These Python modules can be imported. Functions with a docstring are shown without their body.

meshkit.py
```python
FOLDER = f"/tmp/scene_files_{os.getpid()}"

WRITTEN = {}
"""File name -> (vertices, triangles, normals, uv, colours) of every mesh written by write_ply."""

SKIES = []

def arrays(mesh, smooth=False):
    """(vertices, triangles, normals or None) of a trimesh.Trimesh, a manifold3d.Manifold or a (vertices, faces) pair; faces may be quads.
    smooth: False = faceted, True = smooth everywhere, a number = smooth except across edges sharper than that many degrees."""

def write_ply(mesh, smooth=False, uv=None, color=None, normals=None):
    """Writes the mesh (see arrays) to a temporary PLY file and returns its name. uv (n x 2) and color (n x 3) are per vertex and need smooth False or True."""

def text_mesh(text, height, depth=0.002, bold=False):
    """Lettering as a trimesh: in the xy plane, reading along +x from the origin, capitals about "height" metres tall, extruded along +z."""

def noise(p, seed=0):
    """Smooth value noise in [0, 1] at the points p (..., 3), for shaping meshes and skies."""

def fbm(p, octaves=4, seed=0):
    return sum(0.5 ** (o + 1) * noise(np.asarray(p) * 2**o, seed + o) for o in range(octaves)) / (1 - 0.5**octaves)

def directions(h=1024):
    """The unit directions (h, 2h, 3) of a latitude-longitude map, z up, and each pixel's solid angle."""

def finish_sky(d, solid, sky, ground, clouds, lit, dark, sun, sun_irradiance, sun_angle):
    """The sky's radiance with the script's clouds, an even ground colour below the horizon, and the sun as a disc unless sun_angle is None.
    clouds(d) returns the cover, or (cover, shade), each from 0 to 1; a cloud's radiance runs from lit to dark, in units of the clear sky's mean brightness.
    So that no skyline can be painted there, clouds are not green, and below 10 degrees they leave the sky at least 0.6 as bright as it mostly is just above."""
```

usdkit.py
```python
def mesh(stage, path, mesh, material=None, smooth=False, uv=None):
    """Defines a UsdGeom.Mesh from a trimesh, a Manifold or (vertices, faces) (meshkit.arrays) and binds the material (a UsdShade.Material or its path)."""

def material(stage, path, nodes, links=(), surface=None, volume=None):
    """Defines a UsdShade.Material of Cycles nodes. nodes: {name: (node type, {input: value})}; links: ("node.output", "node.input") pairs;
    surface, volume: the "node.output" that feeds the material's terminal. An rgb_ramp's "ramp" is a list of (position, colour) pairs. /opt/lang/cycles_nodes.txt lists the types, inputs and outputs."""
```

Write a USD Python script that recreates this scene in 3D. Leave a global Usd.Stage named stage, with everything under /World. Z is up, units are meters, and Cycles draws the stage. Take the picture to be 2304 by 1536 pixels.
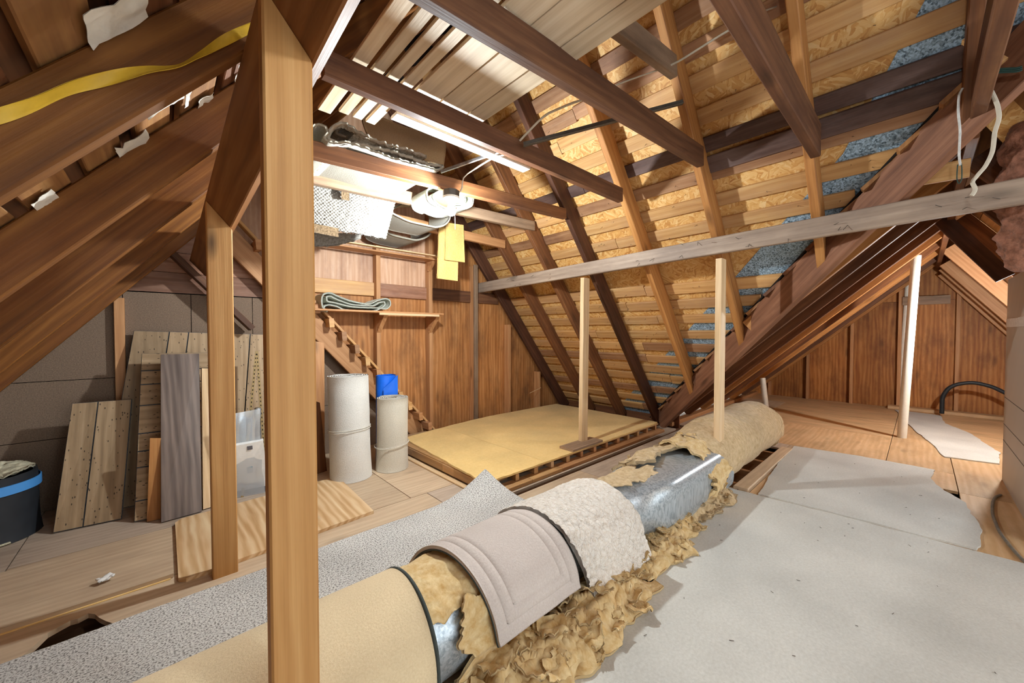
import math, random
import numpy as np, trimesh, usdkit, meshkit
from shapely.geometry import Polygon, box as sbox
from shapely import affinity
from pxr import Usd, UsdGeom, UsdLux, UsdShade, Gf, Sdf

stage = Usd.Stage.CreateInMemory()
UsdGeom.SetStageUpAxis(stage, UsdGeom.Tokens.z)
UsdGeom.SetStageMetersPerUnit(stage, 1.0)
world = UsdGeom.Xform.Define(stage, '/World')
stage.SetDefaultPrim(world.GetPrim())
UsdGeom.Scope.Define(stage, '/World/Looks')
rnd = random.Random(11)

# ------------------------------------------------------------------ camera, sky, exposure
FPX, CX, CY = 848.0, 1152.0, 768.0
YAW, PITCH = math.radians(47.27), math.radians(1.35)
EYE = np.array([0, 0, 1.1])
FWD = np.array([math.cos(YAW) * math.cos(PITCH), math.sin(YAW) * math.cos(PITCH), -math.sin(PITCH)])
RGT = np.array([math.sin(YAW), -math.cos(YAW), 0.0])
UPV = np.cross(RGT, FWD)
cam = UsdGeom.Camera.Define(stage, '/World/camera')
M4 = np.eye(4); M4[0, :3], M4[1, :3], M4[2, :3], M4[3, :3] = RGT, UPV, -FWD, EYE
cam.AddTransformOp().Set(Gf.Matrix4d(*[float(x) for x in M4.ravel()]))
cam.CreateHorizontalApertureAttr(36.0); cam.CreateVerticalApertureAttr(24.0)
cam.CreateFocalLengthAttr(36.0 * FPX / 2304.0)
cam.CreateClippingRangeAttr(Gf.Vec2f(0.02, 200))
cam.CreateExposureAttr(0.52)
BULB_STRENGTH = 2100.0
BULB2_STRENGTH = 310.0
BULB3_STRENGTH = 1500.0
sky = UsdLux.DomeLight.Define(stage, '/World/daylight')
sky.CreateIntensityAttr(0.75); sky.CreateColorAttr(Gf.Vec3f(0.86, 0.95, 1.0))

# ------------------------------------------------------------------ projection of photo points on real planes
def hit(u, v, n, d):
    r = FWD + RGT * (u - CX) / FPX - UPV * (v - CY) / FPX
    n = np.asarray(n, float)
    return EYE + r * ((d - n @ EYE) / (n @ r))
def fl(u, v, z=0.0): return hit(u, v, (0, 0, 1), z)
def atX(u, v, x): return hit(u, v, (1, 0, 0), x)
def atY(u, v, y): return hit(u, v, (0, 1, 0), y)
def V(*a): return np.array(a, float)
def unit(a): a = np.asarray(a, float); return a / np.linalg.norm(a)

# roof planes (undersides of the rafters)
TR, XR = 1.233, 4.28          # z = TR*(XR-x)
TL = 1.19                     # z = 1.563+TL*x
TW, YW = .925, 2.04           # z = TW*(YW-y)
TV = 1.38; YRID, ZRID = -.15, 2.03   # z = ZRID-TV*(YRID-y)
def zR(x): return TR * (XR - x)
def xR(z): return XR - z / TR
def zL(x): return 1.563 + TL * x
def zW(y): return TW * (YW - y)
def yW(z): return YW - z / TW
def yV(z): return YRID - (ZRID - z) / TV
NR = unit((TR, 0, 1)); NL = unit((-TL, 0, 1)); NW = unit((0, TW, 1)); NV = unit((0, -TV, 1))
def onR(u, v, o=0.0): return hit(u, v, (TR, 0, 1), TR * XR + o * math.hypot(TR, 1))
def onL(u, v, o=0.0): return hit(u, v, (-TL, 0, 1), 1.563 + o * math.hypot(TL, 1))
YG = 3.64                      # face of the back gable wall
XG = 7.9                       # face of the far right gable wall

# ------------------------------------------------------------------ geometry helpers: G = (vertices, faces, uv)
def lin(h):
    h = h.lstrip('#'); c = np.array([int(h[i:i + 2], 16) / 255 for i in (0, 2, 4)])
    return tuple(float(x) for x in np.where(c <= .04045, c / 12.92, ((c + .055) / 1.055) ** 2.4))
def join(*gs):
    vs, fs, us, n = [], [], [], 0
    for v, f, u in gs:
        vs.append(v); fs.append(f + n); us.append(u); n += len(v)
    return np.vstack(vs), np.vstack(fs), np.vstack(us)
def facet(v, f, uvf):
    """split faces; uvf(points, normal)->uv"""
    p = np.asarray(v)[f].reshape(-1, 3)
    return p, np.arange(len(p)).reshape(-1, 3), uvf(p)
def bar(p0, p1, a, b, na, ch=.003, cut0=None, cut1=None, off=None):
    """timber from p0 to p1 (centre line), a across along na, b across the other way, with small chamfers; cut0, cut1: (point, normal) planes"""
    p0, p1 = np.asarray(p0, float), np.asarray(p1, float)
    d = unit(p1 - p0); na = np.asarray(na, float); na = unit(na - d * (na @ d)); nb = np.cross(d, na)
    A, B = a / 2, b / 2; ch = min(ch, A * .4, B * .4)
    sec = [(A - ch, -B), (A, -B + ch), (A, B - ch), (A - ch, B), (-A + ch, B), (-A, B - ch), (-A, -B + ch), (-A + ch, -B)]
    r0, r1 = [], []
    for x, y in sec:
        o = na * x + nb * y
        q0, q1 = p0 + o, p1 + o
        if cut0 is not None:
            n = np.asarray(cut0[1], float); q0 = q0 + d * (((np.asarray(cut0[0]) - q0) @ n) / (d @ n))
        if cut1 is not None:
            n = np.asarray(cut1[1], float); q1 = q1 + d * (((np.asarray(cut1[0]) - q1) @ n) / (d @ n))
        r0.append(q0); r1.append(q1)
    ou, ov = (rnd.uniform(0, 40), rnd.uniform(0, 40)) if off is None else off
    vs, fs, us, per = [], [], [], 0.0
    L = lambda q: float((q - p0) @ d)
    for k in range(8):
        j = (k + 1) % 8
        w = math.dist(sec[k], sec[j]); n = len(vs)
        vs += [r0[k], r1[k], r1[j], r0[j]]
        us += [(ou + L(r0[k]), ov + per), (ou + L(r1[k]), ov + per), (ou + L(r1[j]), ov + per + w), (ou + L(r0[j]), ov + per + w)]
        fs += [(n, n + 2, n + 1), (n, n + 3, n + 2)]; per += w
    for ring, flip in ((r0, 0), (r1, 1)):
        n = len(vs); vs += ring; us += [(ou + x * .3, ov + y) for x, y in sec]
        for k in range(1, 7):
            fs.append((n, n + k, n + k + 1) if not flip else (n, n + k + 1, n + k))
    v, f, u = np.array(vs), np.array(fs), np.array(us)
    # outward check
    c = v.mean(0); t = v[f]; nn = np.cross(t[:, 1] - t[:, 0], t[:, 2] - t[:, 0])
    bad = ((t.mean(1) - c) * nn).sum(1) < 0
    f[bad] = f[bad][:, ::-1]
    return v, f, u
def slab(poly, o, ex, ey, t0, t1, uvs=None):
    """polygon in the frame (o, ex, ey) extruded along ex x ey from t0 to t1; grain along ex"""
    ex, ey = unit(ex), unit(ey); n = np.cross(ex, ey)
    ou, ov = (rnd.uniform(0, 40), rnd.uniform(0, 40)) if uvs is None else uvs
    gs = []
    for g in getattr(poly, 'geoms', [poly]):
        if g.is_empty or g.area < 1e-5: continue
        m = trimesh.creation.extrude_polygon(g, t1 - t0, engine='earcut')
        q = np.array(m.vertices); q[:, 2] += t0
        w = np.asarray(o, float) + q[:, :1] * ex + q[:, 1:2] * ey + q[:, 2:] * n
        f = np.array(m.faces); p = w[f].reshape(-1, 3); qq = q[f].reshape(-1, 3)
        gs.append((p, np.arange(len(p)).reshape(-1, 3), np.c_[qq[:, 0] + ou, qq[:, 1] + qq[:, 2] + ov]))
    return join(*gs) if gs else None
def boxg(x0, x1, y0, y1, z0, z1, along='x', ch=.003):
    if along == 'x': return bar((x0, (y0 + y1) / 2, (z0 + z1) / 2), (x1, (y0 + y1) / 2, (z0 + z1) / 2), y1 - y0, z1 - z0, (0, 1, 0), ch)
    if along == 'y': return bar(((x0 + x1) / 2, y0, (z0 + z1) / 2), ((x0 + x1) / 2, y1, (z0 + z1) / 2), x1 - x0, z1 - z0, (1, 0, 0), ch)
    return bar(((x0 + x1) / 2, (y0 + y1) / 2, z0), ((x0 + x1) / 2, (y0 + y1) / 2, z1), x1 - x0, y1 - y0, (1, 0, 0), ch)
def sheet(P, th, uv=None, flip=False, edge_noise=0):
    """closed solid from a grid of points P (nu, nv, 3), th thick along the normals"""
    P = np.asarray(P, float); nu, nv = P.shape[:2]
    N = np.cross(np.gradient(P, axis=0), np.gradient(P, axis=1)); N /= np.maximum(np.linalg.norm(N, axis=2, keepdims=True), 1e-9)
    if flip: N = -N
    if uv is None:
        a = np.r_[0, np.cumsum(np.linalg.norm(np.diff(P[:, nv // 2], axis=0), axis=1))]
        b = np.r_[0, np.cumsum(np.linalg.norm(np.diff(P[nu // 2], axis=0), axis=1))]
        uv = np.stack(np.meshgrid(a, b, indexing='ij'), -1)
    T = P + N * th
    idx = np.arange(nu * nv).reshape(nu, nv)
    a, b, c, d = idx[:-1, :-1].ravel(), idx[1:, :-1].ravel(), idx[1:, 1:].ravel(), idx[:-1, 1:].ravel()
    q = np.vstack([np.c_[a, b, c], np.c_[a, c, d]])
    m = nu * nv
    per = np.r_[idx[0, :-1], idx[:-1, -1], idx[-1, :0:-1], idx[:0:-1, 0]]
    nx = np.roll(per, -1)
    side = np.vstack([np.c_[per, nx, nx + m], np.c_[per, nx + m, per + m]])
    f = np.vstack([q[:, ::-1], q + m, side]) if not flip else np.vstack([q, q[:, ::-1] + m, side[:, ::-1]])
    u = uv.reshape(-1, 2)
    v = np.vstack([P.reshape(-1, 3), T.reshape(-1, 3)])
    tm = trimesh.Trimesh(v, f, process=False)
    if tm.volume < 0: f = f[:, ::-1]
    return v, f, np.vstack([u, u + .37])
def smooth_path(pts, n):
    from scipy.interpolate import PchipInterpolator
    pts = np.asarray(pts, float)
    s = np.r_[0, np.cumsum(np.linalg.norm(np.diff(pts, axis=0), axis=1))]
    return PchipInterpolator(s, pts, axis=0)(np.linspace(0, s[-1], n))
def tube(pts, r, k=10, n=None, flat=None):
    """round tube along pts (smoothed to n points); flat: (direction, factor) squashes it"""
    P = smooth_path(pts, n) if n else np.asarray(pts, float)
    m = len(P); T = np.gradient(P, axis=0); T /= np.linalg.norm(T, axis=1, keepdims=True)
    up = V(0, 0, 1) if abs(T[:, 2]).mean() < .8 else V(1, 0, 0)
    r = np.broadcast_to(np.asarray(r, float), m)
    A = np.cross(T, up); A /= np.linalg.norm(A, axis=1, keepdims=True); B = np.cross(A, T)
    th = np.arange(k) * 2 * np.pi / k
    fb = 1.0 if flat is None else flat
    ring = P[:, None] + r[:, None, None] * (A[:, None] * np.cos(th)[None, :, None] + fb * B[:, None] * np.sin(th)[None, :, None])
    v = np.vstack([ring.reshape(-1, 3), P[:1], P[-1:]])
    f = []
    for i in range(m - 1):
        for j in range(k):
            a, b = i * k + j, i * k + (j + 1) % k
            f += [(a, b, b + k), (a, b + k, a + k)]
    c0, c1 = m * k, m * k + 1
    for j in range(k):
        f += [(c0, (j + 1) % k, j), (c1, (m - 1) * k + j, (m - 1) * k + (j + 1) % k)]
    s = np.r_[0, np.cumsum(np.linalg.norm(np.diff(P, axis=0), axis=1))]
    u = np.stack(np.meshgrid(s, th * r.mean(), indexing='ij'), -1).reshape(-1, 2)
    f = np.array(f)
    if trimesh.Trimesh(v, f, process=False).volume < 0: f = f[:, ::-1]
    return v, f, np.vstack([u, [[0, 0], [s[-1], 0]]])
def lathe(profile, c, k=40, axis='z'):
    pr = np.asarray(profile, float); th = np.linspace(0, 2 * np.pi, k + 1)[:-1]
    v = np.stack([np.outer(pr[:, 0], np.cos(th)), np.outer(pr[:, 0], np.sin(th)), np.outer(pr[:, 1], np.ones(k))], -1)
    m = len(pr); f = []
    for i in range(m - 1):
        for j in range(k):
            a, b = i * k + j, i * k + (j + 1) % k
            f += [(a, b, b + k), (a, b + k, a + k)]
    v = v.reshape(-1, 3) + np.asarray(c, float); f = np.array(f)
    if trimesh.Trimesh(v, f, process=False).volume < 0: f = f[:, ::-1]
    u = np.stack(np.meshgrid(np.arange(m) * .05, th, indexing='ij'), -1).reshape(-1, 2)
    return v, f, u

# ------------------------------------------------------------------ prims
used = set()
def numbered(parent, name):
    p = f'{parent}/{name}'; k = 0
    while p in used:
        k += 1; p = f'{parent}/{name}_{k:03d}'
    used.add(p); return p
BASE = {}
def keys(prim, label=None, cat=None, group=None, kind=None):
    for k, x in (('label', label), ('category', cat), ('group', group), ('kind', kind)):
        if x: prim.SetCustomDataByKey(k, x)
def put(path, g, mat, base, smooth=False):
    v, f, u = g
    if smooth is not True and smooth: u = None
    return usdkit.mesh(stage, path, trimesh.Trimesh(v - base, f, process=False), MAT[mat], smooth=smooth, uv=u)
def thing(name, label, cat, base=(0, 0, 0), group=None, kind=None):
    p = numbered('/World', name); x = UsdGeom.Xform.Define(stage, p); BASE[p] = np.asarray(base, float)
    x.AddTranslateOp().Set(Gf.Vec3d(*[float(c) for c in base])); keys(x.GetPrim(), label, cat, group, kind); return p
def part(parent, name, g, mat, smooth=False, label=None, kind=None):
    if g is None: return None
    p = numbered(parent, name); BASE[p] = BASE[parent]
    m = put(p, g, mat, BASE[p], smooth); keys(m.GetPrim(), label, None, None, kind); return p
def single(name, g, mat, label, cat, group=None, kind=None, smooth=False):
    v = g[0]; base = V((v[:, 0].min() + v[:, 0].max()) / 2, (v[:, 1].min() + v[:, 1].max()) / 2, v[:, 2].min())
    p = numbered('/World', name); BASE[p] = base
    m = put(p, g, mat, base, smooth); m.AddTranslateOp().Set(Gf.Vec3d(*[float(c) for c in base]))
    keys(m.GetPrim(), label, cat, group, kind); return p

# ------------------------------------------------------------------ materials
MAT = {}
def mk(name, nodes, links, surface='p.BSDF'):
    MAT[name] = usdkit.material(stage, '/World/Looks/' + name, nodes, links, surface=surface)
def wood(name, c0, c1, c2, *_, pits=False, knots=.55, rough=.6, var=.16, ring=.5, dirt=None, fine=110., spec=.35, dirt_amt=.6):
    c0, c1, c2 = lin(c0), lin(c1), lin(c2)
    n = {'uv': ('texture_coordinate', {}),
         'm1': ('mapping', {'scale': (1.3, 13., 1.)}), 'n1': ('noise_texture', {'scale': 1., 'detail': 4., 'distortion': .7}),
         'm2': ('mapping', {'scale': (3., fine, 1.)}), 'n2': ('noise_texture', {'scale': 1., 'detail': 3.}),
         'm3': ('mapping', {'scale': (.5, 3.2, 1.)}), 'w': ('wave_texture', {'bands_direction': 'y', 'scale': 2.2, 'distortion': 9., 'detail': 3., 'detail_scale': .9, 'detail_roughness': .55}),
         'a': ('mix_float', {'fac': .35}), 'b': ('mix_float', {'fac': min(.5, .2 * ring)}),
         'r': ('rgb_ramp', {'ramp': [(.26, c0), (.5, c1), (.74, c2)]}),
         'mk': ('mapping', {'scale': (1.7, 5.5, 1.)}), 'k': ('voronoi_texture', {'scale': 1.}),
         'kr': ('map_range', {'from_min': .05, 'from_max': .16, 'to_min': knots, 'to_max': 0., 'clamp': True}),
         'mx': ('mix', {'color2': tuple(x * .28 for x in c0)}),
         'oi': ('object_info', {}), 'ov': ('map_range', {'from_min': 0., 'from_max': 1., 'to_min': 1 - var, 'to_max': 1 + var}),
         'h': ('hsv', {}), 'bp': ('bump', {'strength': .35, 'distance': .002}),
         'p': ('principled_bsdf', {'roughness': rough, 'specular_ior_level': spec})}
    l = [('uv.UV', 'm1.vector'), ('uv.UV', 'm2.vector'), ('uv.UV', 'm3.vector'), ('uv.UV', 'mk.vector'),
         ('m1.vector', 'n1.vector'), ('m2.vector', 'n2.vector'), ('m3.vector', 'w.vector'), ('mk.vector', 'k.vector'),
         ('n1.fac', 'a.a'), ('n2.fac', 'a.b'), ('a.result', 'b.a'), ('w.fac', 'b.b'), ('b.result', 'r.fac'),
         ('k.distance', 'kr.value'), ('kr.result', 'mx.fac'), ('r.color', 'mx.color1'),
         ('oi.random', 'ov.value'), ('ov.result', 'h.value'), ('n2.fac', 'bp.height'), ('bp.normal', 'p.normal')]
    src = 'mx.color'
    if dirt:
        n |= {'md': ('mapping', {'scale': (1.1, 2.6, 1.)}), 'nd': ('noise_texture', {'scale': 1.5, 'detail': 5., 'roughness': .65}),
              'dr': ('map_range', {'from_min': .46, 'from_max': .68, 'to_min': 0., 'to_max': dirt_amt, 'clamp': True}), 'dx': ('mix', {'color2': lin(dirt)})}
        l += [('uv.UV', 'md.vector'), ('md.vector', 'nd.vector'), ('nd.fac', 'dr.value'), ('dr.result', 'dx.fac'), (src, 'dx.color1')]
        src = 'dx.color'
    if pits:
        n |= {'pm': ('mapping', {'scale': (26., 60., 1.)}), 'pv': ('voronoi_texture', {'scale': 1.}), 'pr': ('map_range', {'from_min': .12, 'from_max': .2, 'to_min': .85, 'to_max': 0., 'clamp': True}), 'px': ('mix', {'color2': lin('#2e241b')})}
        l += [('uv.UV', 'pm.vector'), ('pm.vector', 'pv.vector'), ('pv.distance', 'pr.value'), ('pr.result', 'px.fac'), (src, 'px.color1')]
        src = 'px.color'
    l += [(src, 'h.color'), ('h.color', 'p.base_color')]
    mk(name, n, l)
def flat(name, col, rough=.7, var=.0, scale=30., amt=.25, bump=0., bscale=120., metallic=0., spec=.4, **kw):
    c = lin(col)
    n = {'uv': ('texture_coordinate', {}), 'n': ('noise_texture', {'scale': scale, 'detail': 5., 'roughness': .6}),
         'r': ('rgb_ramp', {'ramp': [(.3, tuple(x * (1 - amt) for x in c)), (.7, tuple(min(1, x * (1 + amt)) for x in c))]}),
         'nb': ('noise_texture', {'scale': bscale, 'detail': 3.}), 'bp': ('bump', {'strength': min(1., bump), 'distance': .004}),
         'p': ('principled_bsdf', {'roughness': rough, 'metallic': metallic, 'specular_ior_level': spec, **kw})}
    l = [('uv.UV', 'n.vector'), ('uv.UV', 'nb.vector'), ('n.fac', 'r.fac'), ('r.color', 'p.base_color')]
    if bump: l += [('nb.fac', 'bp.height'), ('bp.normal', 'p.normal')]
    mk(name, n, l)

wood('rafter_brown', '#52311b', '#734728', '#90603a', dirt='#4a2e22', var=.2)
wood('rafter_orange', '#8a5428', '#b47a42', '#cb9558', var=.1)
wood('rafter_dark', '#3c2419', '#553322', '#6e4630', dirt='#2c1a14')
wood('left_rafter', '#55300f', '#754719', '#8f5e28', ring=.8, var=.12, dirt='#6b3a1e', dirt_amt=.4)
wood('post_orange', '#a67440', '#bd8a50', '#cd9d63', ring=.7, knots=.95, var=.05, fine=160.)
wood('valley_wood', '#66412e', '#875b42', '#a47558', var=.03, dirt='#5c3c2c')
wood('purlin_wood', '#6c4322', '#86562d', '#9d6c40', ring=.8, var=.03)
wood('stud_pale', '#bf9a6c', '#d6b48a', '#e6cba4', var=.06)
wood('rail_grey', '#867160', '#a08a77', '#b8a28e', dirt='#776458', var=.08)
wood('tie_brown', '#482c1c', '#633f29', '#7d5639', dirt='#3c241a', var=.14)
wood('tie_grey', '#7a6250', '#94785f', '#a98c72', dirt='#5f4a3c')
wood('batten_tan', '#ad7a45', '#cc9c63', '#deb680', dirt='#b58a68', var=.14, knots=.35)
wood('batten_red', '#8a5c3c', '#a87b56', '#bd9470', dirt='#6a4434', var=.18, knots=.35)
wood('batten_dark', '#3f2c26', '#523a32', '#6d544a', dirt='#7a6660', var=.1, knots=.2)
wood('deck_board', '#7c5130', '#9c6d42', '#b5854f', dirt='#5a3a26', var=.2)
wood('deck_dark', '#54331f', '#70452a', '#8b5a38', var=.2)
wood('loft_plank', '#b9a184', '#d0ba9c', '#e0ceb4', var=.12, knots=.1, ring=.7)
wood('wall_ply', '#8f5629', '#ad7340', '#c48c58', ring=.8, var=.12, dirt='#4e3322', knots=.45, fine=80.)
wood('wall_ply_pale', '#b08464', '#c79c7c', '#d8b498', ring=.7, var=.08, dirt='#8c6654', knots=.3, fine=130.)
wood('wing_ply', '#8f5226', '#b07238', '#c88c50', ring=1.1, var=.16, dirt='#5a3018', knots=.5, fine=60.)
wood('stud_brown', '#9c6840', '#b88457', '#cb9a6d', var=.12)
wood('girt', '#8a5a3e', '#a5755a', '#bb9078', dirt='#5e4034', var=.2)
wood('floor_ply', '#c0a487', '#ccb294', '#d8c0a2', ring=.9, var=.1, dirt='#a2876f', knots=.4, fine=70., dirt_amt=.5)
wood('floor_ply_fresh', '#b98c58', '#d6b083', '#e8cda4', ring=1.3, var=.03, knots=.5, fine=50.)
wood('floor_ply_grey', '#b29d89', '#c0ab97', '#ccb8a4', ring=.9, var=.08, dirt='#8e7a69', knots=.4, fine=70.)
wood('wing_floor', '#c29a6e', '#d0aa7e', '#dcba92', ring=1., var=.1, dirt='#a58560', knots=.35, fine=60.)
wood('joist', '#6a4a34', '#80593e', '#94694a', var=.15)
wood('pallet', '#a87a4c', '#c2935f', '#d2a873', var=.15, dirt='#a88f76')
wood('grey_board', '#4c3f39', '#72635b', '#8f7d72', ring=.9, var=.02, knots=.1, fine=60., rough=.45)
wood('panel_planks', '#8d7355', '#a88b69', '#bb9e7c', ring=.9, var=.13, knots=.2, dirt='#7c664d', pits=True)
flat('paper_edge', '#4b5157', .8)
def osb():
    n = {'uv': ('texture_coordinate', {}), 'wn': ('noise_texture', {'scale': 9., 'detail': 2.}), 'wm': ('mix_vector', {'fac': .06})}
    l = [('uv.UV', 'wn.vector'), ('uv.UV', 'wm.a'), ('wn.color', 'wm.b')]
    for i, (rot, sx, sy) in enumerate([(.35, 11., 85.), (1.25, 13., 95.), (2.4, 10., 80.)]):
        n |= {f'm{i}': ('mapping', {'scale': (1, 1, 1), 'rotation': (0, 0, rot)}), f's{i}': ('mapping', {'scale': (sx, sy, 1)}), f'v{i}': ('voronoi_texture', {'scale': 1., 'randomness': 1.}), f'b{i}': ('rgb_to_bw', {})}
        l += [('wm.result', f'm{i}.vector'), (f'm{i}.vector', f's{i}.vector'), (f's{i}.vector', f'v{i}.vector'), (f'v{i}.color', f'b{i}.color')]
    n |= {'q': ('noise_texture', {'scale': 22., 'detail': 1.}), 'q1': ('math', {'math_type': 'greater_than', 'value2': .5}), 'q2': ('noise_texture', {'scale': 17., 'detail': 1., 'distortion': .5}), 'q3': ('math', {'math_type': 'greater_than', 'value2': .54}),
          'x1': ('mix_float', {}), 'x2': ('mix_float', {}), 'g': ('mapping', {'scale': (40., 200., 1.), 'rotation': (0, 0, .6)}), 'gn': ('noise_texture', {'scale': 1., 'detail': 2.}), 'x3': ('mix_float', {'fac': .2}),
          'r': ('rgb_ramp', {'ramp': [(.1, lin('#b57a3c')), (.35, lin('#cf9852')), (.55, lin('#dbaa66')), (.8, lin('#e4bd80')), (1., lin('#ecce9c'))]}),
          'bp': ('bump', {'strength': .4, 'distance': .003}), 'p': ('principled_bsdf', {'roughness': .62})}
    l += [('uv.UV', 'q.vector'), ('q.fac', 'q1.value1'), ('uv.UV', 'q2.vector'), ('q2.fac', 'q3.value1'), ('q1.value', 'x1.fac'), ('b0.val', 'x1.a'), ('b1.val', 'x1.b'),
          ('q3.value', 'x2.fac'), ('x1.result', 'x2.a'), ('b2.val', 'x2.b'), ('uv.UV', 'g.vector'), ('g.vector', 'gn.vector'), ('x2.result', 'x3.a'), ('gn.fac', 'x3.b'), ('x3.result', 'r.fac'), ('r.color', 'p.base_color'), ('x2.result', 'bp.height'), ('bp.normal', 'p.normal')]
    mk('osb', n, l)
osb()
def galv(name, base, dark, metallic, rough, scale):
    n = {'uv': ('texture_coordinate', {}), 'v': ('voronoi_texture', {'scale': scale}), 'n': ('noise_texture', {'scale': scale * .7, 'detail': 5., 'roughness': .7}), 'b': ('rgb_to_bw', {}), 'a': ('mix_float', {'fac': .55}),
         'r': ('rgb_ramp', {'ramp': [(.3, lin(dark)), (.62, lin(base))]}), 'p': ('principled_bsdf', {'metallic': metallic, 'roughness': rough})}
    mk(name, n, [('uv.UV', 'v.vector'), ('uv.UV', 'n.vector'), ('v.color', 'b.color'), ('b.val', 'a.a'), ('n.fac', 'a.b'), ('a.result', 'r.fac'), ('r.color', 'p.base_color')])
galv('flashing', '#b0cbe0', '#465a68', .2, .5, 130.)
galv('duct_metal', '#c6ced4', '#98a2aa', .55, .33, 120.)
flat('fiberboard', '#806a58', .9, amt=.3, scale=160., bump=.5, bscale=260.)
flat('dark_gap', '#1c1410', .95)
flat('insulation_fill', '#8a8174', .95, amt=.3, scale=20.)
def pile(name, light, dark, scale, mid=.5, wid=.12, rough=.95, bump=1., big=None, dist=.006):
    n = {'uv': ('texture_coordinate', {}), 'n': ('noise_texture', {'scale': scale, 'detail': 3., 'roughness': .7}), 'r': ('rgb_ramp', {'ramp': [(mid - wid, lin(dark)), (mid + wid, lin(light))]}),
         'nb': ('noise_texture', {'scale': 2.2, 'detail': 4.}), 'rb': ('map_range', {'from_min': .35, 'from_max': .65, 'to_min': .86, 'to_max': 1.06}), 'h': ('hsv', {}),
         'bp': ('bump', {'strength': bump, 'distance': dist}), 'p': ('principled_bsdf', {'roughness': rough, 'specular_ior_level': .15, 'sheen_weight': .15})}
    mk(name, n, [('uv.UV', 'n.vector'), ('uv.UV', 'nb.vector'), ('n.fac', 'r.fac'), ('nb.fac', 'rb.value'), ('rb.result', 'h.value'), ('r.color', 'h.color'), ('h.color', 'p.base_color'), ('n.fac', 'bp.height'), ('bp.normal', 'p.normal')])
pile('berber', '#dedbd6', '#6c6661', 150., .46, .07, bump=.5, dist=.004)
pile('white_carpet', '#d6d4cd', '#c6c3bb', 90., .5, .2, bump=.4, dist=.003)
pile('bath_mat', '#d6cac2', '#c8bab1', 150., .5, .2, bump=.5)
pile('shag', '#f0e8de', '#d8c8b6', 70., .45, .15, bump=1., dist=.012)
pile('tan_rug', '#ead5b0', '#dcc49c', 180., .5, .2, bump=.3)
pile('carpet_back', '#c9b08c', '#ae9468', 120., .5, .2, bump=.4)
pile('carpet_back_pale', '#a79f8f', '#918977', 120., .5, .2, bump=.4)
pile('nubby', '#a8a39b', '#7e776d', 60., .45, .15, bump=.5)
pile('roll_back', '#dcd9d2', '#cbc7bf', 120., .5, .2, bump=.3)
pile('roll_back_warm', '#dbd3c3', '#c9c0ae', 120., .5, .2, bump=.3)
pile('folded_cream', '#dfe0d0', '#b9baa9', 200., .45, .15)
pile('carpet_edge', '#f0e6d4', '#ab9470', 70., .47, .1)
pile('nub_brown', '#8b7357', '#5f4c37', 90., .5, .15)
pile('insulation', '#e8d0a0', '#c89f62', 26., .5, .2, bump=.6, dist=.006)
pile('insulation_dusty', '#d8be96', '#b3956a', 40., .47, .2, bump=.7, dist=.01)
pile('pink_insulation', '#a8735c', '#64402f', 22., .5, .2, bump=.8, dist=.015)
pile('foam_yellow', '#f2d08c', '#e8c078', 40., .5, .25, bump=.2)
pile('foam_strip', '#e6c078', '#d8ac60', 60., .5, .25, bump=.2)
flat('twine', '#d8d4c8', .8)
flat('binding', '#3e4440', .8)
flat('blue_tarp', '#1565d8', .35, amt=.12, scale=9., bump=.3, bscale=18.)
flat('black_rubber', '#24272c', .55, amt=.2, scale=12.)
flat('blue_tape', '#4b92d6', .5, amt=.08)
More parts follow.
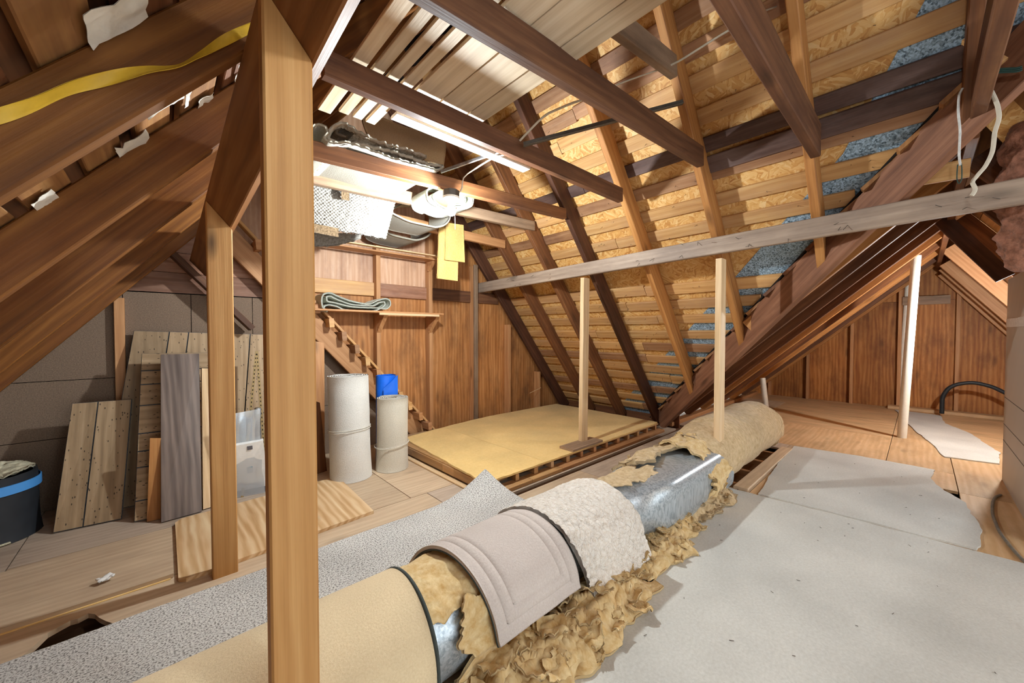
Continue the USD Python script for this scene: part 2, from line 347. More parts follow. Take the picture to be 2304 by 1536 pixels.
flat('cream_fluff', '#cfc8ac', .95, amt=.35, scale=40., bump=1., bscale=60.)
flat('pvc', '#e6e0d2', .4, amt=.05)
flat('black_hose', '#25282b', .5)
flat('cable_white', '#c4b9a6', .5, amt=.1)
flat('cable_grey', '#7c766c', .6)
flat('wire_green', '#1d3b34', .5)
flat('steel_strip', '#6b655c', .45, metallic=.6)
flat('steel_bright', '#c8ccd0', .35, metallic=.7)
flat('strap_yellow', '#d2a92e', .55, amt=.1)
flat('porcelain', '#e8e4da', .3)
flat('box_metal', '#46423d', .5, metallic=.5)
flat('white_paint', '#e9e7e2', .5, amt=.05)
flat('paper', '#e8e2d6', .8, amt=.12, scale=15., bump=.6, bscale=25.)
flat('packet', '#e4e2de', .35, amt=.06)
flat('packet_dark', '#5c5a60', .4)
flat('packet_blue', '#8fa7b8', .35)
flat('jacket', '#b5a594', .55, amt=.06, scale=3.)
flat('jacket_seam', '#6d6257', .7)
flat('foil_tape', '#c9c6c0', .3, metallic=.6)
flat('cobweb', '#c4c2bc', .9)
flat('nail', '#5c5148', .5, metallic=.5)
flat('perforated', '#8a7146', .5, amt=.15, metallic=.3)
mk('plastic_clear', {'t': ('transparent_bsdf', {'color': (.93, .95, .97)}), 'g': ('glossy_bsdf', {'color': (.9, .93, .96), 'roughness': .15}), 'd': ('diffuse_bsdf', {'color': (.75, .8, .85)}), 'f': ('mix_closure', {'fac': .28}), 'x': ('mix_closure', {'fac': .16})},
   [('t.BSDF', 'f.closure1'), ('d.BSDF', 'f.closure2'), ('f.closure', 'x.closure1'), ('g.BSDF', 'x.closure2')], surface='x.closure')
mk('bulb_glow', {'e': ('emission', {'color': (.87, .96, 1.), 'strength': BULB_STRENGTH})}, [], surface='e.emission')
mk('bulb_glow_dim', {'e': ('emission', {'color': (.87, .96, 1.), 'strength': BULB2_STRENGTH})}, [], surface='e.emission')
mk('bulb_glow_wing', {'e': ('emission', {'color': (.92, .97, 1.), 'strength': BULB3_STRENGTH})}, [], surface='e.emission')

# ------------------------------------------------------------------ floor
S0 = lambda n, l: thing(n, l, None, kind='structure')
floor = S0('floor', 'attic floor of worn plywood sheets laid over joists')
FX = dict(o=(0, 0, 0), ex=(1, 0, 0), ey=(0, 1, 0))
def rect(x0, x1, y0, y1, g=.0025): return sbox(x0 + g, y0 + g, x1 - g, y1 - g)
hole = Polygon([(-.46, 1.9), (-.40, 2.03), (-.375, 2.05), (-.36, 2.075), (-.345, 2.11), (-.33, 2.15), (-.31, 2.165), (-.28, 2.185), (-.26, 2.18), (-.235, 2.195), (-.215, 2.17), (-.2, 2.13), (-.18, 2.09), (-.15, 2.04), (-.12, 1.9)])
slot = Polygon([(1.75, 1.83), (5.9, 1.83), (5.9, 1.88), (1.75, 1.88)])
gap = Polygon([(2.95, .885), (4.3, .885), (4.3, 1.25), (2.95, 1.25)])
notch = Polygon([(3.86, -.2), (4.02, -.2), (4.02, -.13), (3.86, -.13)])
sheets = [(-1.7, -.555, 2.26, 3.64, 'floor_ply_grey'), (-.555, .62, 2.86, 3.64, 'floor_ply_grey'), (.62, 1.19, 2.86, 3.64, 'floor_ply'), (-.555, 1.19, 2.28, 2.86, 'floor_ply'),
          (1.19, 1.62, 2.28, 3.64, 'floor_ply'), (1.62, 4.3, 1.88, 3.64, 'floor_ply_grey'), (-1.7, -.555, .85, 2.26, 'floor_ply'), (-.555, 1.31, .85, 2.28, 'floor_ply'), (1.31, 1.62, 1.83, 2.28, 'floor_ply_grey'),
          (1.31, 2.42, .85, 1.83, 'floor_ply'), (2.42, 3.42, .85, 1.83, 'floor_ply_grey'), (3.42, 4.5, .85, 1.83, 'floor_ply_grey'),
          (4.5, 5.58, 1.3, 2.6, 'floor_ply_grey'), (4.5, 5.58, .18, 1.3, 'wing_floor'), (5.58, 6.56, .18, 1.42, 'wing_floor'), (5.58, 6.56, 1.42, 2.6, 'floor_ply'), (6.56, 7.22, .18, 1.42, 'wing_floor'), (6.56, 7.22, 1.42, 2.6, 'floor_ply'),
          (7.22, 7.9, .18, 2.6, 'wing_floor'), (4.5, 6.2, -.2, .18, 'wing_floor'), (6.2, 7.9, -.2, .18, 'wing_floor'), (4.0, 5.6, -2.4, -.2, 'wing_floor'), (5.6, 7.9, -2.4, -.2, 'wing_floor'),
          (2.9, 4.0, -2.4, -.2, 'wing_floor'), (2.9, 4.5, -.2, .78, 'wing_floor'), (2.9, 4.5, .78, .85, 'floor_ply'), (-1.7, .5, -2.5, .85, 'floor_ply'), (.5, 2.9, -2.5, .85, 'floor_ply')]
for x0, x1, y0, y1, m in sheets:
    p = rect(x0, x1, y0, y1).difference(hole).difference(slot).difference(gap).difference(notch)
    if m == 'wing_floor' and x0 >= 5.5:   # grain across
        part(floor, 'plywood_panel', slab(affinity.affine_transform(p, [0, 1, -1, 0, 0, 0]), (0, 0, 0), (0, 1, 0), (-1, 0, 0), -.019, 0), m)
    else:
        part(floor, 'plywood_panel', slab(p, **FX, t0=-.019, t1=0), m)
for y in np.arange(-2.2, 3.7, .41):
    if not (.7 < y < 1.3): part(floor, 'joist', boxg(-1.6, 7.9, y - .02, y + .02, -.2, -.021), 'joist')
for x in (3.12, 3.47, 3.82, 4.17): part(floor, 'joist', boxg(x - .022, x + .022, .72, 1.4, -.17, -.021, 'y'), 'stud_brown')
part(floor, 'insulation_fill', slab(sbox(-1.7, -2.5, 8, 3.64), **FX, t0=-.25, t1=-.15), 'insulation_fill')
part(floor, 'subfloor_board', boxg(2.95, 4.3, .79, .88, -.0, .018), 'floor_ply')
part(floor, 'sill_plate', boxg(4.35, 7.8, 1.95, 2.03, 0, .05), 'stud_brown')

# ------------------------------------------------------------------ main roof, right slope
KR = math.hypot(TR, 1); SR = TR / KR            # z = s*SR
ceilR = S0('ceiling', 'main roof slope of rafters, tan battens and strand board')
FR = dict(o=(XR, 0, 0), ex=(0, 1, 0), ey=(-1, 0, TR))
RIDGE_Z = 3.36
def yzpoly(pts): return Polygon([(y, z / SR) for y, z in pts])
regR = yzpoly([(YG + .1, -.12), (YW + .12, -.12), (YRID, ZRID - .02), (-1.7, -.12), (-3, -.12), (-3, RIDGE_Z + .1), (YG + .1, RIDGE_Z + .1)])
for i in range(4):
    for j, (ya, yb) in enumerate([(-3, -.2), (-.2, 2.24), (2.24, 3.74)]):
        p = sbox(ya, -.15 + i * 1.22, yb, -.15 + (i + 1) * 1.22 - .003).intersection(regR)
        if p.area > .01: part(ceilR, 'strand_board_panel', slab(p, **FR, t0=.172, t1=.184), 'osb')
# galvanised valley sheet on the boards
def valley_pt(z, d): return (yW(z) + d, z / SR)
fp = Polygon([valley_pt(-.05, -.02), valley_pt(2.05, -.02), (-.17 - .3, (2.42) / SR), (-.17 + .1, 2.55 / SR), valley_pt(1.99, .42), valley_pt(1.2, .5), valley_pt(.33, .62), valley_pt(-.05, .66)])
part(ceilR, 'valley_flashing', slab(fp.intersection(regR.buffer(.05)), **FR, t0=.168, t1=.1715), 'flashing', label='mottled grey-blue galvanised valley sheet')
fold = [V(xR(z), yW(z) + .10, z) + NR * .166 for z in (.05, 2.0)]
part(ceilR, 'flashing_fold', bar(fold[0], fold[1], .006, .012, NR, .001), 'dark_gap')
bat_s = [.12, .29, .46, .65, .79, .94, 1.106, 1.27, 1.445, 1.62, 1.785, 2.12, 2.30, 2.485, 2.67, 2.845, 3.03, 3.21, 3.375, 3.55, 3.72, 3.9, 4.07, 4.24]
cols = {2.845: 'batten_dark', 2.74: 'batten_dark', 3.375: 'batten_red', 3.21: 'batten_tan', 3.03: 'batten_tan', 3.55: 'batten_red', 3.72: 'batten_red'}
rb = random.Random(5)
for s in bat_s:
    z = s * SR
    y0 = max(yW(z) - .06, YRID - .05) if z < ZRID else -2.9
    if z < ZRID: y0 = yW(z) + rb.uniform(-.03, .16)
    cuts = [y0, rb.uniform(1.7, 2.5), YG - .01]
    w = rb.uniform(.088, .102)
    for k in range(2):
        m = cols.get(s) or rb.choice(['batten_tan'] * 6 + ['batten_red'])
        if k == 1 and s in (1.94,): m = 'batten_red'
        a, b = cuts[k], cuts[k + 1] - .004
        ds = rb.uniform(-.008, .008)
        q = lambda y, e: V(xR((s + e) * SR), y, (s + e) * SR) + NR * .157
        part(ceilR, 'batten', bar(q(a, ds), q(b, ds + rb.uniform(-.006, .006)), .022, w, NR, .003), m)
part(ceilR, 'batten', bar(V(xR(2.16), -2.9, 2.16) + NR * .135, V(xR(2.12), 1.05, 2.12) + NR * .14, .02, .11, NR, .004), 'batten_dark')
part(ceilR, 'ridge_cap', slab(Polygon([(1.1, 3.1), (1.53, 3.62), (1.96, 3.1), (1.96, 3.14), (1.53, 3.67), (1.1, 3.14)]), (0, 3.74, 0), (1, 0, 0), (0, 0, 1), 0, 6.8), 'dark_gap')  # unseen cap added to keep sky light out at the ridge
rn = random.Random(31); nails = []
for k in range(420):
    s = rn.choice(bat_s) + rn.uniform(-.04, .04) if k % 3 else rn.uniform(.2, 4.1)
    z = s * SR; y = rn.uniform(max(-.4, yW(z) + .05), 3.5)
    q = V(xR(z), y, z) + NR * (.147 if k % 3 else .171)
    nails.append(tube([q, q - NR * rn.uniform(.012, .03) + V(0, rn.uniform(-.012, .012), rn.uniform(-.01, .01))], [.0016, .0007], 4))
part(ceilR, 'nail_points', join(*nails), 'nail', kind='stuff', label='nail points coming through the battens and boards')
rafR = {-1.25: 'rafter_orange', -.69: 'rafter_orange', -.13: 'rafter_brown', .43: 'rafter_orange', .99: 'rafter_orange', 1.55: 'rafter_orange', 2.1: 'rafter_dark', 2.6: 'rafter_brown', 3.08: 'rafter_brown', 3.55: 'rafter_dark'}
for y, m in rafR.items():
    if y > -.15: z0 = max(-.03, zW(y) - .02)
    else: z0 = ZRID + .03 if y > -.3 else max(0, ZRID - TV * (YRID - y))
    q = lambda z: V(xR(z), y, z) + NR * .072
    part(ceilR, 'rafter', bar(q(z0), q(RIDGE_Z), .145, .046, NR, .004), m)

part(ceilR, 'eave_board', boxg(4.42, 4.44, 1.9, YG, -.2, .2, 'y'), 'deck_dark')  # added behind the rafter feet to stop daylight leaking in

# ------------------------------------------------------------------ main roof, left slope
KL = math.hypot(TL, 1); SL = TL / KL
ceilL = S0('ceiling', 'near left roof slope of wide brown rafters under dark sheathing boards')
ZB = -.3
def xL(z): return (z - 1.563) / TL
rl = random.Random(8)
FL_ = dict(o=(xL(0), 0, 0), ex=(0, 1, 0), ey=(1, 0, TL))   # ex x ey points inwards
part(ceilL, 'strand_board_panel', slab(sbox(-2.6, -.1, YG, 3.36 / SL), **FL_, t0=-.155, t1=-.145), 'deck_dark')
for i, s in enumerate(np.arange(.02, 3.3 / SL, .165)):
    w = rl.uniform(.11, .145); y0 = -2.6
    for y1 in (rl.uniform(.3, .9), rl.uniform(1.2, 1.5), rl.uniform(1.75, 2.3), YG):
        q = lambda y: V(xL(s * SL), y, s * SL) + NL * .130
        if y1 - y0 > .05: part(ceilL, 'sheathing_board', bar(q(y0), q(y1 - rl.choice([.004, .03, .05])), .022, w, NL, .003), rl.choice(['deck_board', 'deck_board', 'deck_dark']))
        y0 = y1
for k, (u, v, w, h) in enumerate([(252, 27, .05, .06), (292, 322, .05, .05), (365, 225, .03, .06), (455, 222, .035, .03), (547, 172, .015, .03), (93, 447, .05, .03), (415, 215, .06, .008), (530, 160, .05, .008)]):
    c = onL(u, v, .117)
    ax = unit(np.cross(NL, (0, 1, 0)))
    P = np.array([[c + V(0, 1, 0) * a + ax * b - NL * (.004 + .012 * meshkit.noise(V(a * 60, b * 60, k))) for b in np.linspace(-h, h, 8)] for a in np.linspace(-w, w, 8)])
    part(ceilL, 'torn_paper', sheet(P, .001), 'paper', smooth=True, label='torn white paper showing between boards')
for y in (-2.3, -1.7, -1.15, -.55, .03, .49, 1.07, 1.66, 2.26, 2.82, 3.4):
    q = lambda z: V(xL(z), y, z) + NL * .0575
    part(ceilL, 'rafter', bar(q(ZB), q(3.3), .115, .046, NL, .004), 'left_rafter')

# ------------------------------------------------------------------ wing roof, left slope (jacks and commons), right slope, ridge
ceilW = S0('ceiling', 'dark wing roof slope of long red-brown rafters descending to the far eave')
FW = dict(o=(0, YW, 0), ex=(1, 0, 0), ey=(0, -1, TW))
KW = math.hypot(TW, 1)
rw = random.Random(3)
for i in range(17):
    s0 = -.05 + i * .19; z = (s0 + .1) * TW / KW
    if z > ZRID + .28: break
    x0 = xR(min(z, ZRID + .1)) + .05
    part(ceilW, 'sheathing_board', slab(sbox(x0, s0, XG - .01, s0 + rw.uniform(.17, .186)), **FW, t0=-.168, t1=-.148), rw.choice(['deck_dark', 'deck_board']))
wp = Polygon([(xR(0) + .08, -.1), (XG + .1, -.1), (XG + .1, (ZRID + .25) * KW / TW), (xR(ZRID + .1), (ZRID + .25) * KW / TW), (xR(ZRID) + .08, ZRID * KW / TW)])
part(ceilW, 'roofing_felt', slab(wp, **FW, t0=-.18, t1=-.17), 'dark_gap')  # unseen backing added to block sky light through the board seams
for x in (2.95, 3.42, 3.86, 4.4, 4.95, 5.45, 6.05, 6.6, 7.2, 7.72):
    zb = max(.03, zR(x) + .02) if x < XR else .03
    q = lambda z: V(x, yW(z), z) + NW * .07
    part(ceilW, 'rafter', bar(q(zb), q(ZRID + .02), .14, .046, NW, .004), rw.choice(['rafter_brown', 'rafter_orange', 'tie_brown']))
part(ceilW, 'ridge_board', boxg(2.75, XG - .01, YRID - .02, YRID + .02, ZRID - .04, ZRID + .19), 'rafter_brown')
ceilV = S0('ceiling', 'wing roof slope of pale lit rafters at the far right')
FV = dict(o=(0, YRID, ZRID), ex=(1, 0, 0), ey=(0, -1, -TV))
KV = math.hypot(TV, 1)
for i in range(-1, 16):
    s0 = i * .19 - .1; z = ZRID - (s0 + .1) * TV / KV
    x0 = xR(min(max(z, 0), ZRID + .1)) - .02
    part(ceilV, 'sheathing_board', slab(sbox(x0, s0, XG - .01, s0 + rw.uniform(.17, .187)), **FV, t0=-.168, t1=-.148), 'batten_tan' if i % 3 else 'deck_board')
vp = Polygon([(xR(ZRID) + .08, -.2), (XG + .1, -.2), (XG + .1, 2.6), (XR + .08, 2.6)])
part(ceilV, 'roofing_felt', slab(vp, **FV, t0=-.18, t1=-.17), 'dark_gap')  # backing added above this slope too, closing its seams to light
for x, dz in ((3.3, 0), (3.9, 0), (5.03, 0), (6.6, 0), (7.15, -.1), (7.45, -.12), (7.76, -.16)):
    zb = max(.03, zR(x)) if x < XR else .03
    q = lambda z: V(x, yV(z), z + dz) + NV * .07
    part(ceilV, 'rafter', bar(q(ZRID - .0), q(zb - dz * .9), .14, .046, NV, .004), 'rafter_brown' if x < 6 else 'stud_brown')

# ------------------------------------------------------------------ back gable wall
wall = S0('wall_back', 'back gable wall of weathered orange plywood panels between studs')
FG = dict(o=(0, YG, 0), ex=(0, 0, 1), ey=(1, 0, 0))
gable = Polygon([(-.1, -1.6), (-.1, 4.6), (3.6, 1.62 + .25), (3.6, 1.45 - .25)])
gable = Polygon([(-.1, -1.75), (-.1, 4.62), (zR(1.53) + .25, 1.53), (-.1 + 0, -1.75)])
def under_roof(p):
    pts = [(-.1, XR + .35), (-.1, -1.7), (zL(-1.6) + .3, -1.7)]
    r = Polygon([(-.1, XR + .35), (zR(1.53) + .33, 1.53), (-.1, -1.65)])
    return p.intersection(r)
DX, DZ = V(.92, 2.10), V(1.30, -.02)          # old roof line on the wall
dline = lambda x: DZ[0] + (x - DX[0]) * (DZ[1] - DZ[0]) / (DX[1] - DX[0])
above = Polygon([(dline(-2), -2), (dline(2.1), 2.1), (-.2, 2.1), (-.2, 5), (5, 5), (5, -2)])
below = Polygon([(dline(-2), -2), (dline(2.1), 2.1), (-.2, 2.1), (-.2, -2)])
edges = [-1.7, -.6, .35, .95, 1.535, 2.1, 2.69, 3.245, 3.81, 4.6]
for a, b in zip(edges[:-1], edges[1:]):
    for z0, z1 in ((-.02, 1.5), (1.5, 2.72), (2.72, 3.8)):
        p = under_roof(sbox(z0 + .0015, a + .0015, z1 - .0015, b - .0015)).intersection(above)
        if p.area > .004 and not (z1 < 1.6 and b < .9):
            part(wall, 'plywood_panel', slab(p, **FG, t0=0, t1=.012), 'wall_ply' if z1 < 1.6 or a > 2 else 'wall_ply_pale')
fb = [(-.02, .44, -1.7, -.2), (.44, .8, -1.7, -.2), (.8, 1.38, -1.7, -.2), (-.02, .44, -.2, .9), (.44, 1.38, -.2, .15), (.44, 1.38, .15, .525), (.44, 1.38, .525, .95), (-.02, .44, .9, 1.9), (.44, 1.38, .95, 1.9)]
for z0, z1, a, b in fb:
    p = sbox(z0 + .002, a + .002, z1 - .002, b - .002).intersection(below)
    if p.area > .003: part(wall, 'fiberboard_panel', slab(p, **FG, t0=-.004, t1=.008), 'fiberboard', label='grey-brown fiberboard sheet')
for z0 in (1.385, 1.53, 1.675, 1.82):
    p = under_roof(sbox(z0, -1.5, z0 + .142, .98)).intersection(Polygon([(dline(-2), -2), (dline(2.1), 2.1), (-.2, 2.1), (-.2, -2)]))
    if p.area > .003: part(wall, 'siding_board', slab(affinity.affine_transform(p, [0, 1, 1, 0, 0, 0]), (0, YG, 0), (1, 0, 0), (0, 0, 1), -.012, .008), 'girt')
for x, z0, z1 in ((1.53, .55, 2.6), (2.105, 0, 2.6), (2.69, 0, 1.88), (3.245, 0, 1.2), (3.8, 0, .56)):
    part(wall, 'stud', boxg(x - .021, x + .021, YG - .085, YG - .001, z0, z1, 'z'), 'stud_brown')
part(wall, 'stud', boxg(2.665, 2.715, YG - .115, YG - .086, 0, 1.89, 'z'), 'tie_grey')
part(wall, 'stud', boxg(-.24, -.19, YG - .05, YG - .005, 0, 1.33, 'z'), 'stud_brown')
for x0, x1, m in ((.8, 1.508, 'batten_tan'), (1.552, 2.083, 'girt'), (2.127, 2.668, 'tie_brown'), (2.72, 3.1, 'tie_brown')):
    part(wall, 'girt', boxg(x0, x1, YG - .03, YG - .001, 1.455, 1.585), m)

part(wall, 'outer_sheathing', slab(Polygon([(-.2, XR + .4), (zR(1.53) + .4, 1.53), (-.2, -1.75)]), **FG, t0=.02, t1=.03), 'dark_gap')  # unseen backing added so no daylight shows between the panels

# ------------------------------------------------------------------ far gable wall of the wing
wallr = S0('wall_right', 'far gable wall of dark grained plywood panels in the side wing')
FGR = dict(o=(XG, 0, 0), ex=(0, 0, 1), ey=(0, -1, 0))
wroof = Polygon([(-.1, -YW - .3), (ZRID + .3, -YRID), (-.1, 1.95)])
eg = [-2.3, -1.8, -1.255, -.715, -.2, .345, .9, 1.5, 2]
for a, b in zip(eg[:-1], eg[1:]):
    for z0, z1 in ((0, 1.55), (1.55, 2.5)):
        p = sbox(z0, a + .0015, z1 - .003, b - .0015).intersection(wroof)
        if p.area > .004: part(wallr, 'plywood_panel', slab(p, **FGR, t0=0, t1=.012), 'wing_ply')
for y, z1 in ((1.79, .25), (1.255, .78), (.715, 1.25), (.2, 1.72), (-.345, 2.0), (-.9, 1.2)):
    part(wallr, 'stud', boxg(XG - .08, XG - .001, y - .02, y + .02, 0, z1, 'z'), 'stud_brown')
part(wallr, 'girt', boxg(XG - .105, XG - .081, -.27, .18, 1.49, 1.61, 'y'), 'tie_grey')
part(wallr, 'outer_sheathing', slab(Polygon([(-.2, -YW - .5), (ZRID + .4, -YRID), (-.2, 2.2)]), **FGR, t0=.02, t1=.03), 'dark_gap')  # added backing that shuts daylight out behind the wing panels
part(wallr, 'sill_plate', boxg(7.68, 7.84, -1.6, .3, 0, .045, 'y'), 'wing_floor')
# ------------------------------------------------------------------ posts, purlin, ties, rail
PX = .19
def z_pur(x, y=0): return 1.605 + 0 * x
mit = lambda y: ((PX, y, 1.625), unit((TL, 0, 1)))
PB = V(.228, 2.1, 1.572)                        # lower room-side corner of the purlin at the far post
UPS = unit((-.64, 0, .77))                       # towards the rafters
CUTN = unit((.77, 0, .64))
PDIR = unit((0, 1, -.05))
def pur(y): return PB + PDIR * ((y - 2.1) / PDIR[1])
def purlin(y0, y1):
    o = UPS * .07 + CUTN * .0205
    return bar(pur(y0) + o, pur(y1) + o, .14, .04, UPS, .004)
single('purlin', purlin(-2.4, 3.5), 'purlin_wood', 'tilted brown purlin board under the left rafters, carried by the two orange posts', 'beam')
for y, px, pw, pd, lab in ((.85, .184, .085, .04, 'large orange wooden post nearest the camera with a mitred top'), (2.14, .189, .092, .055, 'orange wooden post behind the nearest one, standing at the edge of the grey carpet')):
    single('post', bar((px, y, .0), (px, y, 1.75), pw, pd, (1, 0, 0), .004, cut1=(pur(y), CUTN)), 'post_orange', lab, 'post')
def rough_bar(p0, p1, a, b, na): return bar(p0, p1, a, b, na, .005)
ties = [('tie', (.45, 1.525, 2.10), (2.50, 1.525, 2.115), .1, 'tie_brown', 'dark brown tie beam with the loft planks lying across it and a bright edge'),
        ('tie', (.50, .96, 2.08), (2.50, .96, 2.205), .12, 'tie_brown', 'long sloping brown tie beam crossed by the flat metal bar'),
        ('tie', (1.0, .965, 2.44), (2.12, .965, 2.585), .115, 'tie_grey', 'short greyish tie beam high up below the ridge, above the long sloping one'),
        ('tie', (.55, .40, 2.12), (2.60, .40, 2.13), .17, 'tie_brown', 'thick brown tie beam at the upper middle ending on the rafter by the metal valley sheet'),
        ('tie', (.50, 2.08, 2.010), (2.53, 2.08, 2.112), .085, 'rafter_brown', 'brown tie beam under the folded carpet, carrying the light bulb'),
        ('tie', (.52, 2.575, 2.06), (2.66, 2.575, 2.135), .09, 'tie_grey', 'pale knotty tie beam above the hanging white carpet'),
        ('tie', (.75, 3.05, 2.075), (2.70, 3.05, 2.045), .085, 'stud_brown', 'tie beam nearest the back wall with the yellow foam strips hanging over it'),
        ('tie', (.55, -.155, 2.14), (2.68, -.155, 2.12), .17, 'tie_brown', 'dark brown tie beam meeting the top of the valley rafter at the upper right')]
for n, a, b, h, m, lab in ties:
    single('tie_beam', bar(a, b, h, .045, (0, 0, 1), .004), m, lab, 'beam')
VD = unit((xR(2) - xR(0), yW(2) - yW(0), 2.))
vpt = lambda z: V(xR(z), yW(z), z)
single('valley_rafter', bar(vpt(-.02) + V(.0, 0, .08), vpt(2.42) + V(0, 0, .08), .2, .05, (0, 0, 1), .004), 'valley_wood', 'long red-brown valley rafter rising from the floor corner beside the yellow platform', 'beam')
vb = hit(2127, 499, (0, -TV, 1), ZRID - TV * YRID)
single('brace', bar(atX(2115, 490, 4.6), atX(2262, 625, 4.6), .1, .04, (0, 0, 1), .004), 'rafter_dark', 'dark diagonal brace at the far right running behind the pink insulation', 'beam')
RX = 2.8
single('rail', bar((RX, YG - .02, 1.635), (RX, -.75, 1.735), .115, .042, (0, 0, 1), .005), 'rail_grey', 'long weathered grey rail crossing the room on two pale posts', 'rail')
single('rail_post', bar((RX + .0, .93, 0), (RX, .93, 1.60), .088, .04, (1, 0, 0), .003), 'stud_pale', 'pale wooden post holding the rail beside the insulated duct', 'post')
single('rail_post', bar((RX - .02, 2.06, .122), (RX, 2.06, 1.59), .088, .04, (1, 0, 0), .003), 'stud_pale', 'pale wooden post holding the rail on the yellow platform', 'post')
single('sill_block', boxg(2.5, 2.93, 1.95, 2.10, .0995, .121), 'tie_grey', 'short flat board under the rail post at the platform edge', 'board')
nl = random.Random(4)
ns = []
for k in range(26):
    y = nl.uniform(-.3, 3.3); z = 1.735 - (y + .75) * .0228 + nl.uniform(-.05, .05); d = V(-.03, nl.uniform(-.025, .025), nl.uniform(-.03, .015))
    ns.append(tube([V(RX - .0205, y, z), V(RX - .02, y, z) + d * .6, V(RX - .02, y, z) + d], .0014, 5))
single('bent_nails', join(*ns), 'nail', 'bent old nails sticking out of the grey rail', 'nails', kind='stuff')

# ------------------------------------------------------------------ loft planks lying on the ties
ply = random.Random(21)
xs = [.56, .632, .64, .70, .705, .765, .77, .832, .838, .96, .963, 1.115, 1.118, 1.215]
ordn = ['leftmost', 'second from left', 'third from left', 'fourth from left', 'fifth from left', 'sixth from left', 'rightmost']
for i in range(7):
    x0, x1 = xs[2 * i], xs[2 * i + 1]
    gapx = .014 if i < 4 else .002
    y1 = [1.98, 1.93, 1.93, 1.93, 1.74, 1.72, 1.7][i]
    single('loft_plank', boxg(x0, x1 - gapx, -.6 if i > 3 else .3, y1, 2.170 + .0004 * i, 2.186 + .0004 * i, 'y', .002), 'loft_plank', f'bare overhead loft plank lying across the ties, {ordn[i]} of the row', 'plank', 'loose planks on the ties')
single('ledger_board', boxg(.84, 1.75, 1.72, 1.79, 2.150, 2.166), 'white_paint', 'narrow white painted board under the ends of the loft planks', 'board')

# ------------------------------------------------------------------ old lean-to roof edge against the back wall
old = thing('old_roof_edge', 'sawn-off old roof edge of rafter and stepped batten ends descending to the platform', 'roof edge', (1.5, 3.5, 0))
dd = unit((DX[1] - DX[0], 0, DZ[1] - DZ[0])); dn = V(-dd[2], 0, dd[0])
A0 = V(DX[0], 0, DZ[0]); LEN = math.hypot(DX[1] - DX[0], DZ[1] - DZ[0])
dp = lambda s, o, y: A0 + dd * s + dn * o + V(0, y, 0)
part(old, 'rafter', bar(dp(-.95, -.07, 3.53), dp(LEN - .03, -.07, 3.53), .15, .045, dn), 'stud_brown')
part(old, 'sheathing_strip', bar(dp(-.9, .055, 3.5), dp(LEN + .02, .055, 3.5), .02, .09, dn), 'batten_tan')
part(old, 'metal_strip', bar(dp(.55, .072, 3.52), dp(1.5, .07, 3.52), .004, .05, dn, .001), 'flashing')
ro = random.Random(6)
for k, s in enumerate(np.arange(-.6, LEN, .155)):
    L = ro.uniform(.07, .13)
    part(old, 'batten_end', bar(dp(s, .022, 3.60), dp(s + .0, .022, 3.44 - ro.uniform(0, .07)), .04, .075, dn * .8 + dd * .6), ro.choice(['batten_tan', 'stud_brown', 'batten_red']))
single('rafter_pair', bar(V(.0, 3.5, 1.70), V(.5, 3.5, 1.13), .12, .04, (0, 1, 0)) , 'tie_brown', 'dark sloping rafter seen between the two orange posts', 'beam')

# ------------------------------------------------------------------ shelves on the back wall
def shelf(name, z, x0, x1, yf, lab, mats):
    t = thing(name, lab, 'shelf', ((x0 + x1) / 2, YG - .1, z))
    part(t, 'shelf_board', boxg(x0, x1, yf, YG - .087, z, z + .016), mats)
    return t
s1 = shelf('wall_shelf', 1.283, .80, 2.14, 3.36, 'lower wooden shelf on the back wall with a folded cream carpet on it', 'stud_brown')
part(s1, 'edge_strip', boxg(1.45, 2.08, 3.352, 3.366, 1.262, 1.284), 'stud_pale')
for x in (1.53, 2.09):
    part(s1, 'bracket', slab(Polygon([(3.37, 1.282), (YG - .087, 1.282), (YG - .087, 1.1)]), (x - .02, 0, 0), (0, 1, 0), (0, 0, 1), 0, .04), 'stud_brown')
s2 = shelf('wall_shelf', 1.845, .78, 2.09, 3.40, 'upper narrow wooden shelf on the back wall under the hanging carpet', 'stud_brown')
part(s2, 'shelf_board', boxg(.80, 2.09, 3.34, 3.39, 1.872, 1.884), 'stud_pale')
part(s2, 'bracket', slab(Polygon([(3.44, 1.844), (YG - .087, 1.844), (YG - .087, 1.75), (3.55, 1.75)]), (2.06, 0, 0), (0, 1, 0), (0, 0, 1), 0, .04), 'stud_brown')
def folded(name, px, yf, depth, th, mat, lab, cat, n=90, mat_edge=None, wav=.0, parent=None, pname=None):
    """a strip folded along a line drawn on the front plane y=yf and swept back by depth"""
    pr = smooth_path([atY(u, v, yf) for u, v in px], n)
    nv = 14; P = np.zeros((n, nv, 3))
    for j, t in enumerate(np.linspace(0, 1, nv)):
        P[:, j] = pr + V(0, depth * t, 0)
        if wav: P[:, j, 1] += 0 if j else wav * (meshkit.noise(np.c_[np.arange(n) * .9, np.zeros(n), np.zeros(n)]) - .5)
    g = sheet(P, th)
    if parent: return part(parent, pname, g, mat, smooth=True, label=lab)
    return single(name, g, mat, lab, cat, smooth=True)
folded('folded_carpet', [(738, 699), (730, 692), (740, 687), (756, 690), (775, 698), (800, 700), (838, 701), (858, 694), (868, 684), (866, 677), (856, 678), (838, 686), (800, 684), (760, 672), (742, 664), (733, 668), (735, 678), (752, 682), (800, 692), (846, 694), (868, 696), (880, 684), (878, 674), (868, 670), (850, 674), (828, 682), (790, 675), (760, 664), (742, 657), (728, 660), (722, 674), (724, 690), (735, 699)], 3.38, .2, .013, 'folded_cream', 'folded cream carpet remnant lying on the lower shelf', 'carpet', n=200, wav=.01)

